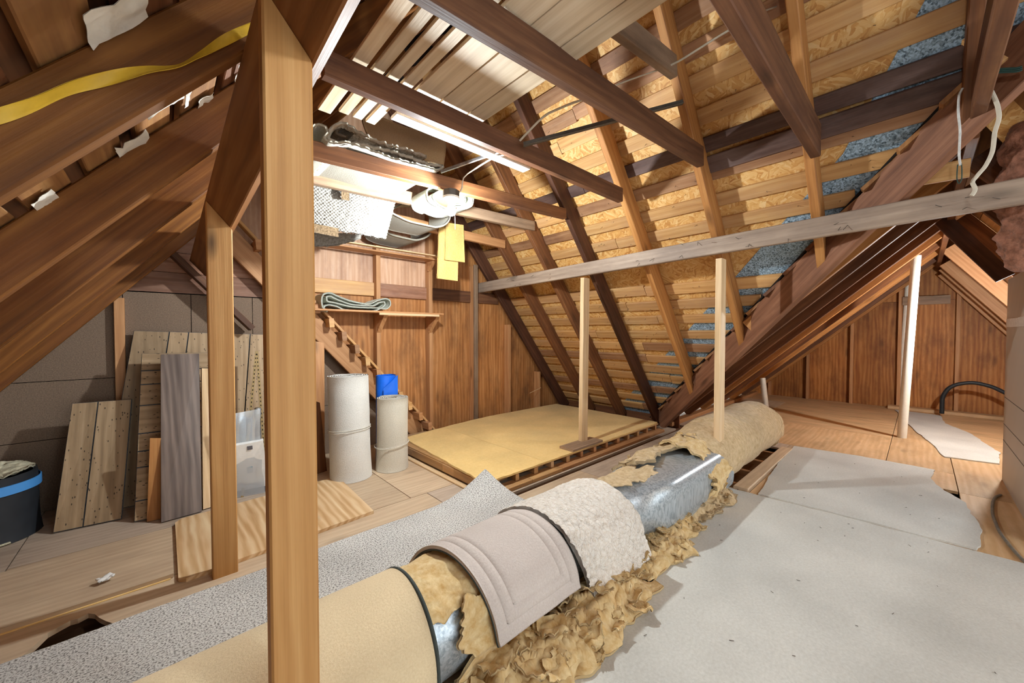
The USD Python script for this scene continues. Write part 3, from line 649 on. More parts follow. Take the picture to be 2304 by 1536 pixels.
# ------------------------------------------------------------------ carpets on the ties
fc = thing('folded_carpet', 'big folded looped carpet with tan backing heaped on the ties below the ridge', 'carpet', (1.0, 2.3, 2.15))
ZT = 2.135
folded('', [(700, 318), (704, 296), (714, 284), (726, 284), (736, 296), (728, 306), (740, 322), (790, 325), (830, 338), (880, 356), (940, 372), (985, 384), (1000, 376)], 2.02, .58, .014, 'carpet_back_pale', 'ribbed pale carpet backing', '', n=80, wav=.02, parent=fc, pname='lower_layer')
folded('', [(995, 372), (950, 360), (900, 342), (850, 330), (800, 318), (760, 316), (744, 308), (752, 292), (776, 284), (800, 296), (830, 314), (870, 328), (920, 342), (960, 356)], 2.035, .55, .02, 'carpet_edge', 'nubby looped carpet face', '', n=110, wav=.03, parent=fc, pname='middle_layer')
folded('', [(780, 306), (760, 300), (772, 290), (800, 302), (850, 322), (910, 340)], 2.06, .5, .016, 'nub_brown', 'brown carpet edge', '', n=60, wav=.02, parent=fc, pname='inner_fold')
c4 = [atY(812, 250, 2.42), atY(1000, 303, 2.42), atY(1001, 374, 2.2), atY(838, 330, 2.2)]
P = np.array([[(c4[0] * (1 - a) + c4[1] * a) * (1 - b) + (c4[3] * (1 - a) + c4[2] * a) * b + V(0, .02 * math.sin(3 * a + 4 * b), .01 * math.sin(9 * a)) for b in np.linspace(0, 1, 14)] for a in np.linspace(0, 1, 30)])
part(fc, 'raised_flap', sheet(P, .012), 'carpet_back', smooth=True, label='tan ribbed carpet backing flap')
hc = [atY(700, 402, 2.63), atY(888, 452, 2.63), atY(868, 540, 2.6), atY(700, 512, 2.6)]
rh = np.random.default_rng(3)
P = np.zeros((170, 96, 3))
for i, a in enumerate(np.linspace(0, 1, 170)):
    rag = .03 * meshkit.noise(V(a * 14, 0, 0)) + .012 * meshkit.noise(V(a * 50, 3, 0))
    for j, b in enumerate(np.linspace(0, 1, 96)):
        bb = b * (1 - rag)
        P[i, j] = (hc[0] * (1 - a) + hc[1] * a) * (1 - bb) + (hc[3] * (1 - a) + hc[2] * a) * bb + V(0, .012 * math.sin(5 * a + 2 * b) - .011 * (abs(math.sin(a * 74 + b * 42 + .4 * math.sin(a * 9))) * abs(math.sin(a * 74 - b * 42))) ** .7 - .005 * meshkit.noise(V(a * 60, b * 36, 0)), 0)
hang = thing('hanging_carpet', 'white nubby carpet with brown patches hanging between the ties above the shelves', 'carpet', tuple(P[85, 95]))
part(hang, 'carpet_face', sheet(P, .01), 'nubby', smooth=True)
for (u0, u1, v0, v1) in ((768, 786, 430, 448), (704, 762, 502, 522)):
    cc = [atY((u0 + u1) / 2, (v0 + v1) / 2, 2.575)]
    Q = np.array([[atY(u0 + (u1 - u0) * a, v0 + (v1 - v0) * b + (u1 - u0) * .2 * a, 2.577 - .008 * meshkit.noise(V(a * 9, b * 9, 1))) for b in np.linspace(0, 1, 10)] for a in np.linspace(0, 1, 16)])
    part(hang, 'brown_patch', sheet(Q, .004), 'nub_brown', smooth=True, label='brown patch of bare carpet backing')
low = [(700, 522), (735, 528), (790, 528), (815, 534)]
Q = np.array([[atY(700 + 112 * a, 520 + 34 * b * (1 - .75 * a ** 2) + 8 * a, 3.0) - V(0, .015 * meshkit.noise(V(a * 30, b * 14, 2)), 0) for b in np.linspace(0, 1, 12)] for a in np.linspace(0, 1, 30)])
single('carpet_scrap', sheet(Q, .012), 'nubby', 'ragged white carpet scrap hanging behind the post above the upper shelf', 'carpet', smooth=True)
def spiral_roll(c, r, h, turns, th, lean=(0, 0), nz=10, squash=1., seed=0, rot=0.):
    n = int(turns * 44); a = np.linspace(0, 2 * np.pi * turns, n); rr = r - th * (a[::-1] / (2 * np.pi))
    P = np.zeros((n, nz, 3))
    for j, t in enumerate(np.linspace(0, 1, nz)):
        w = 1 + .03 * (meshkit.noise(np.c_[np.cos(a) * 2, np.sin(a) * 2, np.full(n, t * 3 + seed)]) - .5) + .05 * (1 - t) ** 4
        x, y = rr * w * np.cos(a + rot), rr * w * squash * np.sin(a + rot)
        P[:, j] = np.c_[c[0] + x + lean[0] * t, c[1] + y + lean[1] * t, np.full(n, c[2] + h * t) + .004 * meshkit.noise(np.c_[a * 3, a * 0, a * 0 + seed]) * (t > .9)]
    return sheet(P, th * .93, flip=True)
def xroll(name, px, ya, yb, mat, lab, th=.014):
    return folded(name, px, ya, yb - ya, th, mat, lab, 'carpet', n=80)
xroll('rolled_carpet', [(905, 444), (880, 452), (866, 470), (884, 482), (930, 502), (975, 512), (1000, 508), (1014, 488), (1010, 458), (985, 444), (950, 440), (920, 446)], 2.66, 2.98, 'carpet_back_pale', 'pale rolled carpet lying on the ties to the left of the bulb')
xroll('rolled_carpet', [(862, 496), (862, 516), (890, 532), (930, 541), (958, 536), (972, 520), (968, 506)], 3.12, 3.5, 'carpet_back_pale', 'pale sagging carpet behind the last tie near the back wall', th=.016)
xroll('rolled_carpet', [(985, 462), (966, 452), (962, 434), (980, 420), (1012, 414), (1044, 420), (1064, 440), (1062, 458), (1044, 468), (1014, 470), (990, 460), (976, 444), (990, 432), (1014, 428), (1040, 436), (1046, 450), (1026, 458)], 2.34, 2.56, 'folded_cream', 'speckled carpet roll end directly behind the light bulb', th=.012)
for (uv0, uv1, top, bot, y, lab) in (((988, 1032), (984, 1030), 503, 626, 3.01, 'longer yellow foam strip hanging over the last tie'), ((1003, 1043), (1001, 1046), 500, 584, 2.985, 'shorter yellow foam strip hanging in front of the longer one')):
    P = np.array([[atY((uv0[0] * (1 - b) + uv1[0] * b) * (1 - a) + (uv0[1] * (1 - b) + uv1[1] * b) * a, top + (bot - top) * b + 6 * a, y - .02 * math.sin(3 * b) * (1 - b) - .012 * meshkit.noise(V(a * 4, b * 5, y * 9))) for b in np.linspace(0, 1, 20)] for a in np.linspace(0, 1, 8)])
    single('foam_strip', sheet(P, .012), 'foam_strip', lab, 'foam strip', smooth=True)

# ------------------------------------------------------------------ light bulb
BP = atY(1015, 474, 2.0)
lamp = thing('bare_bulb', 'glowing bare light bulb in a white lampholder under a metal box on the tie', 'light bulb', (BP[0], BP[1], BP[2] - .05))
prof = [(.0005, -.034), (.012, -.031), (.022, -.024), (.029, -.010), (.0305, .002), (.027, .016), (.020, .028), (.0145, .040), (.013, .048), (.0005, .048)]
part(lamp, 'bulb', lathe(prof, BP, 28), 'bulb_glow', smooth=True)
part(lamp, 'lampholder', lathe([(.0005, .046), (.02, .046), (.022, .066), (.05, .072), (.053, .084), (.0005, .084)], BP, 32), 'porcelain', smooth=30)
part(lamp, 'junction_box', lathe([(.0005, .084), (.05, .084), (.052, .088), (.052, .122), (.0005, .122)], BP, 8), 'box_metal', smooth=20)
part(lamp, 'pull_string', tube([BP + V(.02, .0, .05), BP + V(.028, 0, -.02), BP + V(.03, 0, -.11)], .0012, 5), 'twine')
BP2 = V(.6, -.15, 1.78)
lamp2 = thing('bare_bulb', 'dim bare bulb hanging on a cord from the tie meeting the valley rafter', 'light bulb', tuple(BP2 - V(0, 0, .05)))
part(lamp2, 'bulb', lathe(prof, BP2, 24), 'bulb_glow_dim', smooth=True)
part(lamp2, 'cord', tube([BP2 + V(0, 0, .08), BP2 + V(0, 0, .27)], .004, 6), 'cable_white')
part(lamp2, 'lampholder', lathe([(.0005, .046), (.02, .046), (.022, .066), (.05, .072), (.053, .084), (.0005, .084)], BP2, 24), 'porcelain', smooth=30)

BP3 = V(5.3, -.56, 1.28)
lamp3 = thing('bare_bulb', 'bare bulb hanging in the side wing hidden behind the air handler', 'light bulb', tuple(BP3 - V(0, 0, .05)))
part(lamp3, 'bulb', lathe(prof, BP3, 24), 'bulb_glow_wing', smooth=True)
part(lamp3, 'lampholder', lathe([(.0005, .046), (.02, .046), (.022, .066), (.03, .072), (.0005, .084)], BP3, 24), 'porcelain', smooth=30)
part(lamp3, 'cord', tube([BP3 + V(0, 0, .08), BP3 + V(0, 0, .2)], .004, 6), 'cable_white')

# ------------------------------------------------------------------ cables, bars, strap
def pxpath(pts): return [atY(u, v, y) for u, v, y in pts]
single('white_cable', tube(pxpath([(1028, 436, 2.0), (1040, 420, 2.01), (1040, 408, 2.01), (1075, 376, 1.95), (1110, 355, 1.8), (1140, 345, 1.62), (1185, 300, 1.45), (1240, 252, 1.3), (1300, 228, 1.15), (1400, 186, 1.05), (1490, 154, .98), (1530, 136, .9), (1600, 92, .75), (1680, 44, .6), (1760, 10, .5), (1860, -40, .4)]), .0075, 8, 90, .55), 'cable_white', 'white electric cable strung from the bulb across the ties to the upper right', 'cable')
a, b = atY(1178, 324, 1.46), atY(1537, 228, .88)
single('metal_bar', join(bar(a, b, .022, .004, (0, 0, 1), .001), bar(a + V(0, 0, -.011), b + V(0, 0, -.011), .004, .022, (0, 0, 1), .001)), 'steel_strip', 'flat metal angle bar laid diagonally under the tie beams', 'metal bar')
single('metal_bar', bar(atY(993, 386, 2.14), atY(1122, 341, 1.7), .02, .012, (0, 0, 1), .002), 'steel_bright', 'short bright metal strip between the carpet heap and the dark tie', 'metal bar')
yp = [(-30, 270), (60, 240), (160, 197), (240, 177), (330, 158), (400, 150), (450, 124), (510, 88), (580, 55), (640, 30)]
yq = np.array([atY(u, v, 1.035) for u, v in yp]); yq = smooth_path(yq, 60)
tw = np.linspace(0, 1, 60)
P = np.array([[yq[i] + (b - .5) * .026 * V(0, -math.sin(1.2 * math.sin(9 * tw[i])) * .7, math.cos(1.0 * math.sin(9 * tw[i]))) for b in np.linspace(0, 1, 5)] for i in range(60)])
single('strap', sheet(P, .0015), 'strap_yellow', 'yellow strap sagging along the near left rafter', 'strap', smooth=True)
single('white_cable', tube([atX(u, v, 2.5) for u, v in ((2212, 178), (2230, 205), (2246, 245), (2248, 262), (2238, 300), (2234, 335), (2218, 372), (2198, 396), (2188, 410), (2194, 425), (2186, 440))], .007, 8, 60, .6), 'cable_white', 'thick white cable hanging down from the dark tie at the far right', 'cable')
single('string', tube([atX(u, v, 2.48) for u, v in ((2166, 198), (2158, 215), (2156, 245), (2160, 300), (2158, 345), (2161, 372))], .004, 6, 40), 'cobweb', 'dusty white string hanging beside the dark tie at the far right', 'string')
single('wire_hook', tube([atX(u, v, 2.48) for u, v in ((2163, 368), (2164, 400), (2158, 413), (2153, 400), (2155, 370))], .0018, 6, 24), 'wire_green', 'small green wire hook at the end of the dusty string', 'hook')
single('green_wire', join(*[tube([atX(u, v + k, 2.42) for u, v in ((2216, 163), (2240, 159), (2270, 157), (2292, 155), (2300, 152))], .0035, 6, 20) for k in (-3, 1, 5)]), 'wire_green', 'bundle of dark green wires tucked beside the dark tie at the top right', 'wire')
single('stub_board', bar(atX(2010, 408, 2.88), atX(2183, 377, 2.88), .09, .02, (0, 0, 1), .003), 'batten_tan', 'short tan board end poking out beyond the valley rafter', 'board')

# ------------------------------------------------------------------ far wing: pipes, hose
top = lambda x, y: zW(y) - .03
for (u0, v0, u1, v1, r, lab) in ((2029, 984, 2062, 575, .037, 'tall white plastic pipe rising from the wing floor to the rafters'), (2023, 917, 2043, 640, .03, 'white plastic pipe directly behind the tall one'), (1724, 920, 1716, 850, .035, 'short white plastic pipe near the far eave')):
    p = fl(u0, v0); q = atX(u1, v1, p[0])
    single('vent_pipe', tube([p, p + (q - p) * .5, q], r, 24), 'pvc', lab, 'pipe', smooth=True)
single('black_hose', tube([atX(u, v, 7.45) for u, v in ((2119, 930), (2120, 900), (2132, 876), (2156, 864), (2190, 861), (2225, 868), (2262, 884), (2300, 905))], .022, 12, 60), 'black_hose', 'thick black hose arching in front of the far gable wall', 'hose', smooth=True)

# ------------------------------------------------------------------ jacketed air handler at the right edge
ah = thing('air_handler', 'tall grey jacketed air handler cut off by the right edge', 'air handler', (4.0, -.8, 0))
part(ah, 'jacket', slab(Polygon([(-.435, 0), (-.435, 1.49), (-.447, 1.5), (-.52, 1.46), (-1.2, .5), (-1.2, 0)]), (3.3, 0, 0), (0, 1, 0), (0, 0, 1), 0, 1.3), 'jacket')
for z in (.3, .42, .62): part(ah, 'seam', boxg(3.32, 4.59, -.436, -.4335, z, z + .005, 'x', .0005), 'jacket_seam')
part(ah, 'tape_band', boxg(3.32, 4.603, -.437, -.433, 1.14, 1.2, 'x', .0005), 'foil_tape')
def lumpy(c, r, axis0, axis1, nz=40, k=36, amp=.35, f=7., seed=0):
    c0, c1 = np.asarray(axis0, float), np.asarray(axis1, float); d = unit(c1 - c0)
    a = np.cross(d, (0, 0, 1) if abs(d[2]) < .9 else (1, 0, 0)); a = unit(a); b = np.cross(d, a)
    P = np.zeros((nz, k, 3)); th = np.linspace(0, 2 * np.pi, k)
    for i, t in enumerate(np.linspace(0, 1, nz)):
        e = math.sqrt(max(1e-4, 1 - (2 * t - 1) ** 8))
        base = c0 + (c1 - c0) * t
        pp = base + r * e * (np.outer(np.cos(th), a) + np.outer(np.sin(th), b))
        m = 1 + amp * 2 * (meshkit.fbm(pp * f, 4, seed) - .5)
        P[i] = base + (pp - base) * m[:, None]
    P[:, -1] = P[:, 0]
    n = nz * k; idx = np.arange(n).reshape(nz, k)
    A, B, C, D = idx[:-1, :-1].ravel(), idx[1:, :-1].ravel(), idx[1:, 1:].ravel(), idx[:-1, 1:].ravel()
    fcs = np.vstack([np.c_[A, B, C], np.c_[A, C, D]])
    v = P.reshape(-1, 3)
    if trimesh.Trimesh(v, fcs, process=False).volume < 0: fcs = fcs[:, ::-1]
    u = np.stack(np.meshgrid(np.linspace(0, np.linalg.norm(c1 - c0), nz), th * r, indexing='ij'), -1).reshape(-1, 2)
    return v, fcs, u
single('insulation_wrap', lumpy(0, .07, atX(2304, 270, 2.86), atX(2297, 612, 3.05), 110, 80, .5, 16., 3), 'pink_insulation', 'shaggy pink-brown insulation hanging above the air handler at the right edge', 'insulation', smooth=True)
single('floor_cable', tube([fl(u, v, .008) for u, v in ((2252, 1113), (2240, 1118), (2233, 1138), (2236, 1165), (2246, 1190), (2268, 1222), (2300, 1258), (2350, 1300))], .007, 8, 40), 'cable_grey', 'grey cable lying on the floor beside the air handler', 'cable', smooth=True)

# ------------------------------------------------------------------ carpets on the right floor
def rag_poly(pts, n=260, amp=.012, f=9., seed=0):
    p = Polygon(pts); L = p.exterior.length; out = []
    for k in range(n):
        q = p.exterior.interpolate(k / n * L); x, y = q.x, q.y
        out.append((x + amp * (meshkit.fbm(V(x * f, y * f, seed), 3) - .5) * 2, y + amp * (meshkit.fbm(V(x * f, y * f, seed + 7.), 3) - .5) * 2))
    return Polygon(out)
FXz = dict(o=(0, 0, 0), ex=(1, 0, 0), ey=(0, 1, 0))
def carpet(name, pts, z0, z1, mat, lab, **k):
    single(name, slab(rag_poly(pts, **k), **FXz, t0=z0, t1=z1), mat, lab, 'carpet')
carpet('floor_carpet', [(.2, .80), (1.3, .80), (2.2, .84), (2.9, .95), (2.93, .5), (2.97, -.36), (3.1, -.9), (3.0, -1.6), (.2, -1.6)], .001, .011, 'white_carpet', 'large off-white carpet covering the floor at the lower right', seed=1)
carpet('floor_carpet', [(2.94, .72), (3.6, .78), (4.44, .80), (4.50, .35), (4.49, -.10), (4.2, -.07), (3.95, -.13), (3.76, -.22), (3.3, -.25), (2.99, -.22)], .001, .011, 'white_carpet', 'smaller off-white carpet piece beyond the seam towards the wing', seed=2)
carpet('floor_carpet', [(7.6, .22), (7.5, -.2), (6.9, -.22), (6.43, -.38), (5.57, -.51), (5.1, -.47), (5.03, -.16), (5.5, -.1), (6.04, .0), (6.8, .12)], .001, .010, 'white_carpet', 'narrow off-white carpet strip on the far wing floor', seed=3)

# ------------------------------------------------------------------ grey berber runner with a curled corner
NX, NY = 120, 50
P = np.zeros((NX, NY, 3))
for i, a in enumerate(np.linspace(0, 1, NX)):
    for j, b in enumerate(np.linspace(0, 1, NY)):
        y = 1.2 + (.85 - .035 * (1 - a)) * b + .008 * (meshkit.fbm(V(a * 30, 0, 0), 3) - .5) * (b > .95)
        x1 = 1.80 - .17 * b
        x = -1.05 + (x1 + 1.05) * a
        d = math.hypot((x - x1) / .42, (y - 2.05) / .4); l = max(0, 1 - d) ** 1.8
        z = .0015 + .16 * l + .006 * meshkit.noise(V(x * 3, y * 3, 0)) + .02 * max(0, 1 - math.hypot((x - .3) / .5, (y - 1.45) / .3))
        P[i, j] = (x - .03 * l, y - .05 * l, z)
single('berber_carpet', sheet(P, .010), 'berber', 'long grey flecked berber carpet runner with a curled-up far corner', 'carpet', smooth=True)

# ------------------------------------------------------------------ loose plywood on the left floor
single('loose_plywood', slab(Polygon([(.03, 2.19), (.05, 2.175), (.92, 2.235), (.945, 2.96), (.06, 2.9), (.03, 2.87)]).buffer(0), (0, 0, 0), (0, 1, 0), (-1, 0, 0), 0.001, .019) if False else slab(affinity.affine_transform(Polygon([(.03, 2.2), (.055, 2.175), (.92, 2.235), (.945, 2.96), (.06, 2.9), (.03, 2.86)]), [0, 1, -1, 0, 0, 0]), (0, 0, 0), (0, 1, 0), (-1, 0, 0), .001, .019), 'floor_ply_fresh', 'fresh pale plywood offcut with swirling grain lying on the floor around the posts', 'plywood sheet')
lp = thing('loose_plywood', 'long plywood strip on the left floor with an amber edge towards the hole', 'plywood sheet', (-.6, 2.5, 0))
part(lp, 'sheet', slab(sbox(-1.2, 2.255, .015, 2.79), **FXz, t0=.004, t1=.02), 'floor_ply')
part(lp, 'underlay_edge', slab(sbox(-1.2, 2.247, .005, 2.7), **FXz, t0=.0005, t1=.0039), 'foam_yellow')

# ------------------------------------------------------------------ yellow-padded platform
pl = thing('platform', 'low pallet-like platform of sleepers and blocks under the yellow pad', 'platform', (2.9, 2.6, 0))
part(pl, 'deck_board', boxg(1.59, 4.04, 1.965, 3.45, .075, .085), 'pallet')
for k, (a, b) in enumerate(((2.0, 2.36), (2.364, 2.52), (2.524, 3.0), (3.004, 3.42))): part(pl, 'rim_board', boxg(1.585, 1.603, a, b, .014, .075, 'y'), 'pallet')
part(pl, 'trim_strip', boxg(1.53, 1.57, 1.95, 3.25, 0, .014, 'y'), 'stud_pale')
rp = random.Random(9)
for k, x in enumerate(np.arange(1.66, 4.02, .192)):
    part(pl, 'block', boxg(x, x + rp.uniform(.03, .045), 1.965, 3.4, .029, .0745, 'y'), rp.choice(['pallet', 'stud_pale', 'stud_brown']))
    if k % 2 == 0: part(pl, 'spacer', boxg(x + .06, x + .17, 2.03, 2.09, .03, .058), 'pallet')
for x0, x1 in ((1.6, 1.96), (1.964, 2.3), (2.304, 4.05)): part(pl, 'sleeper', boxg(x0, x1, 1.90, 2.0, .001, .0285), 'pallet' if x0 < 2.2 else 'stud_brown')
pp = rag_poly([(1.66, 3.32), (1.585, 2.3), (1.555, 1.955), (1.75, 1.945), (2.5, 1.96), (3.3, 1.97), (4.05, 1.975), (4.06, 2.7), (4.04, 3.46), (2.9, 3.5), (2.2, 3.42)], 300, .014, 7., 4)
def pad(poly, z0, th, mat):
    g = slab(poly, **FXz, t0=0, t1=th); v = g[0].copy(); v[:, 2] += z0; return v, g[1], g[2]
for (cut, lab) in ((sbox(0, 0, 2.16, 9), 'left piece of yellow foam carpet pad on the low platform'), (sbox(2.163, 0, 9, 9), 'right piece of yellow foam carpet pad on the low platform below the roof slope')):
    single('carpet_pad', pad(pp.intersection(cut), .0855, .0135, 'foam_yellow'), 'foam_yellow', lab, 'carpet pad', 'yellow pads on the platform')

# ------------------------------------------------------------------ standing rolls
t = thing('carpet_roll', 'taller upright off-white carpet roll tied with twine, left of the short one', 'carpet roll', (1.03, 2.93, 0))
part(t, 'roll', spiral_roll((1.03, 2.93, .002), .148, .775, 7, .016, (-.02, -.02), 12, .95, 1), 'roll_back', smooth=True)
th = np.linspace(0, 2 * np.pi, 60)
for z in (.37, .385): part(t, 'twine', tube(np.c_[1.022 + .1505 * np.cos(th), 2.921 + .1435 * np.sin(th), z + .01 * np.cos(th + 1)], .0022, 5), 'twine')
t = thing('carpet_roll', 'shorter upright off-white carpet roll beside the yellow platform', 'carpet roll', (1.345, 2.90, 0))
part(t, 'roll', spiral_roll((1.345, 2.90, .002), .13, .575, 6, .015, (.0, -.02), 12, 1., 5, 2.), 'roll_back_warm', smooth=True)
for z in (.2, .207): part(t, 'twine', tube(np.c_[1.345 + .1335 * np.cos(th), 2.893 + .1335 * np.sin(th), z + .014 * np.cos(th + .5)], .002, 5), 'twine')
t = thing('tarp_roll', 'rolled bright blue tarpaulin standing behind the short carpet roll', 'tarpaulin', (1.40, 3.12, 0))
part(t, 'roll', spiral_roll((1.40, 3.12, .002), .088, .73, 3, .004, (0, 0), 10, .8, 8, 1.), 'blue_tarp', smooth=True)
part(t, 'loose_flap', sheet(np.array([[V(1.345 + .12 * a, 3.045 - .02 * math.sin(2 * a), .74 - .3 * b - .11 * (1 - a) * (1 - b)) for b in np.linspace(0, 1, 8)] for a in np.linspace(0, 1, 8)]), .002), 'blue_tarp', smooth=True)

# ------------------------------------------------------------------ black rubber roll at the left edge
CT = V(-.735, 3.36, 0)
t = thing('rubber_roll', 'squat black rubber-wrapped insulation roll with a blue tape band at the left edge', 'roll', tuple(CT))
part(t, 'wrapper', spiral_roll(CT + V(0, 0, .002), .205, .34, 2, .006, (0, 0), 6, 1., 3), 'black_rubber', smooth=True)
part(t, 'tape_band', lathe([(.2085, .255), (.214, .256), (.214, .304), (.2085, .305)], CT, 64), 'blue_tape', smooth=40)
xx, yy = np.meshgrid(np.linspace(-1, 1, 40), np.linspace(-1, 1, 40), indexing='ij')
rr = np.sqrt(np.maximum(xx ** 2, yy ** 2)); sc = np.where(np.hypot(xx, yy) > 0, rr / np.maximum(np.hypot(xx, yy), 1e-6), 1)
Px, Py = xx * sc * .19, yy * sc * .19
Pz = .33 + .05 * meshkit.fbm(np.stack([Px * 22, Py * 22, Px * 0], -1), 4)
part(t, 'filling', sheet(np.stack([CT[0] + Px, CT[1] + Py, Pz], -1), .01), 'cream_fluff', smooth=True, label='torn cream filling on top')
part(t, 'lower_filling', lathe([(.12, .0), (.214, .0), (.212, .015), (.12, .02)], CT + V(0, 0, .0), 48), 'cream_fluff', smooth=True)

# ------------------------------------------------------------------ panels leaning against the left wall
def lean(corners, n_planks, horiz, th, mat, parent, gap=.007, widths=None):
    bl, br, tr, tl = [np.asarray(c, float) for c in corners]
    ex = unit(br - bl); n = unit(np.cross(tl - bl, br - bl))
    q = lambda a, b: (bl * (1 - a) + br * a) * (1 - b) + (tl * (1 - a) + tr * a) * b
    if n @ V(1, 1, 0) > 0: n = -n                   # towards the room
    def piece(a0, a1, b0, b1, o0, o1, g):
        c = [q(a0, b0), q(a1, b0), q(a1, b1), q(a0, b1)]; m = sum(c) / 4
        w, h = np.linalg.norm(c[1] - c[0]), np.linalg.norm(c[3] - c[0])
        c = [m + (x - m) * (1 - g / min(w, h) * 1.0) if False else x for x in c]
        e = unit(c[1] - c[0]); f = unit(c[3] - c[0])
        c = [c[0] + e * g + f * g, c[1] - e * g + f * g, c[2] - e * g - f * g, c[3] + e * g - f * g]
        v = np.array([x + n * o0 for x in c] + [x + n * o1 for x in c])
        fs = np.array([(0, 2, 1), (0, 3, 2), (4, 5, 6), (4, 6, 7), (0, 1, 5), (0, 5, 4), (1, 2, 6), (1, 6, 5), (2, 3, 7), (2, 7, 6), (3, 0, 4), (3, 4, 7)])
        if trimesh.Trimesh(v, fs, process=False).volume < 0: fs = fs[:, ::-1]
        p = v[fs].reshape(-1, 3); ou = rnd.uniform(0, 30)
        d1, d2 = (f, e) if not horiz else (e, f)
        return p, np.arange(len(p)).reshape(-1, 3), np.c_[(p - m) @ d1 + ou, (p - m) @ d2 + ou]
    if n_planks == 1: return piece(0, 1, 0, 1, 0, th, 0)
    part(parent, 'backing', piece(0, 1, 0, 1, 0, th * .55, .0005), 'paper_edge')
    ed = [0] + list(np.cumsum(widths) / sum(widths))
    for a, b in zip(ed[:-1], ed[1:]):
        part(parent, 'plank', piece(a, b, 0, 1, th * .56, th, gap / 2) if not horiz else piece(0, 1, a, b, th * .56, th, gap / 2), mat)
YB = 3.56
def quad(px, zbot=True, yt=3.5):
    (b0, b1, t1, t0) = px
    return [fl(*b0, .001), fl(*b1, .001), atY(*t1, yt), atY(*t0, yt)]
p1 = thing('plank_sheet', 'short grooved wood panel leaning at the left beside the rubber roll', 'panel', tuple(fl(195, 1180)))
lean(quad([(120, 1199), (275, 1167), (298, 898), (163, 908)], yt=3.45), 2, False, .014, 'panel_planks', p1, widths=[45, 62, ])
p2 = thing('plank_sheet', 'wide grooved wood panel standing against the fiberboard wall behind the others', 'panel', (.2, 3.4, 0))
lean([V(-.30, 3.38, 0), V(.95, 3.32, 0), atY(725, 756, 3.58), atY(301, 744, 3.58)], 5, False, .014, 'panel_planks', p2, widths=[64, 37, 52, 80, 190])
p3 = thing('plank_sheet', 'tall panel of horizontal planks leaning behind the dark grey board', 'panel', tuple(fl(360, 1168)))
lean([fl(302, 1174, .001), fl(472, 1138, .001), atY(470, 793, 3.42), atY(319, 796, 3.42)], 8, True, .014, 'panel_planks', p3, widths=[40, 68, 34, 38, 62, 48, 32, 42])
g = lean([fl(362, 1175, .001), fl(453, 1150, .001), atY(447, 797, 3.3), atY(361, 799, 3.3)], 1, False, .018, '', None)
single('grey_board', g, 'grey_board', 'dark grey-brown wide board with cathedral grain leaning at the left', 'board')
g = lean([fl(331, 1173, .001), fl(362, 1166, .001), atY(364, 985, 3.12), atY(338, 985, 3.12)], 1, False, .012, '', None)
single('leaning_board', g, 'rafter_orange', 'narrow red-brown board leaning just left of the dark grey board', 'board')
g = lean([fl(455, 1146, .001), fl(475, 1140, .001), atY(468, 830, 3.3), atY(452, 830, 3.3)], 1, False, .02, '', None)
single('leaning_board', g, 'stud_pale', 'narrow pale board leaning just right of the dark grey board', 'board')
g = lean([fl(700, 1068, .001), fl(733, 1058, .001), atY(717, 905, 3.22), atY(700, 900, 3.22)], 1, False, .018, '', None)
single('leaning_board', g, 'rafter_brown', 'short red-brown board leaning behind the nearest post, left of the tall carpet roll', 'board')
g = lean([fl(690, 1062, .001), fl(728, 1050, .001), atY(727, 772, 3.45), atY(690, 765, 3.45)], 1, False, .018, '', None)
single('leaning_board', g, 'stud_brown', 'tall tan board with a clipped corner standing behind the nearest post', 'board')
for k, (u0, u1, lab) in enumerate(((556, 577, 'left dark perforated metal strip leaning behind the plastic bag'), (592, 578, 'right golden perforated metal strip leaning behind the plastic bag'))):
    a, b = fl(545 if k == 0 else 601, 1118 if k == 0 else 1104, .001), atY(u1, 790, 3.34)
    b2 = atY(u1, 790, 3.34)
    st = thing('perforated_strip', lab, 'metal strip', tuple(a))
    part(st, 'strip', bar(a, b2, .016, .003, (1, 0, 0), .0005), 'perforated')
    d = b2 - a
    part(st, 'holes', join(*[bar(a + d * t + V(0, -.0022, 0), a + d * (t + .012) + V(0, -.0022, 0), .005, .001, (1, 0, 0), .0002) for t in np.linspace(.3, .97, 24)]), 'dark_gap', kind='stuff')

# ------------------------------------------------------------------ clear plastic bag of packets
bg = thing('plastic_bag', 'clear plastic bag of paper packets and tubes between the two orange posts', 'bag', tuple(fl(560, 1118)))
c = [fl(520, 1116, .001), fl(605, 1100, .001), atY(592, 986, 3.02), atY(518, 1000, 3.02)]
part(bg, 'packet', lean(c, 1, False, .03, '', None), 'packet', label='white printed paper packet')
def on_packet(a0, a1, b0, b1, mat, name, o=.0315):
    bl, br, tr, tl = c; n = unit(np.cross(tl - bl, br - bl)); n = -n if n @ V(1, 1, 0) > 0 else n
    q = lambda a, b: (bl * (1 - a) + br * a) * (1 - b) + (tl * (1 - a) + tr * a) * b + n * o
    P = np.array([[q(a, b) for b in (b0, (b0 + b1) / 2, b1)] for a in (a0, (a0 + a1) / 2, a1)])
    part(bg, name, sheet(P, .0006), mat)
on_packet(.02, .98, .02, .13, 'packet_dark', 'printed_band')
on_packet(.45, .62, .44, .56, 'packet_blue', 'printed_picture'); on_packet(.5, .66, .88, .95, 'packet_dark', 'printed_emblem')
n_ = unit(V(-1, -1, 0))
sk = [tube([atY(u, v, 3.05) for u, v in pts], .0015, 5, 16) for pts in ([(530, 1020), (540, 1035), (548, 1050)], [(545, 1018), (540, 1036), (536, 1058)], [(536, 1034), (552, 1044), (560, 1048)])]
for k, (u, r) in enumerate(((545, .022), (560, .018), (580, .02))):
    p = fl(u + 2, 1085, .02); part(bg, 'tube', tube([p + V(.02, .12, 0), atY(u, 940 if k < 2 else 918, 3.2)], r, 16), ['packet_blue', 'packet_dark', 'steel_bright'][k], smooth=True)
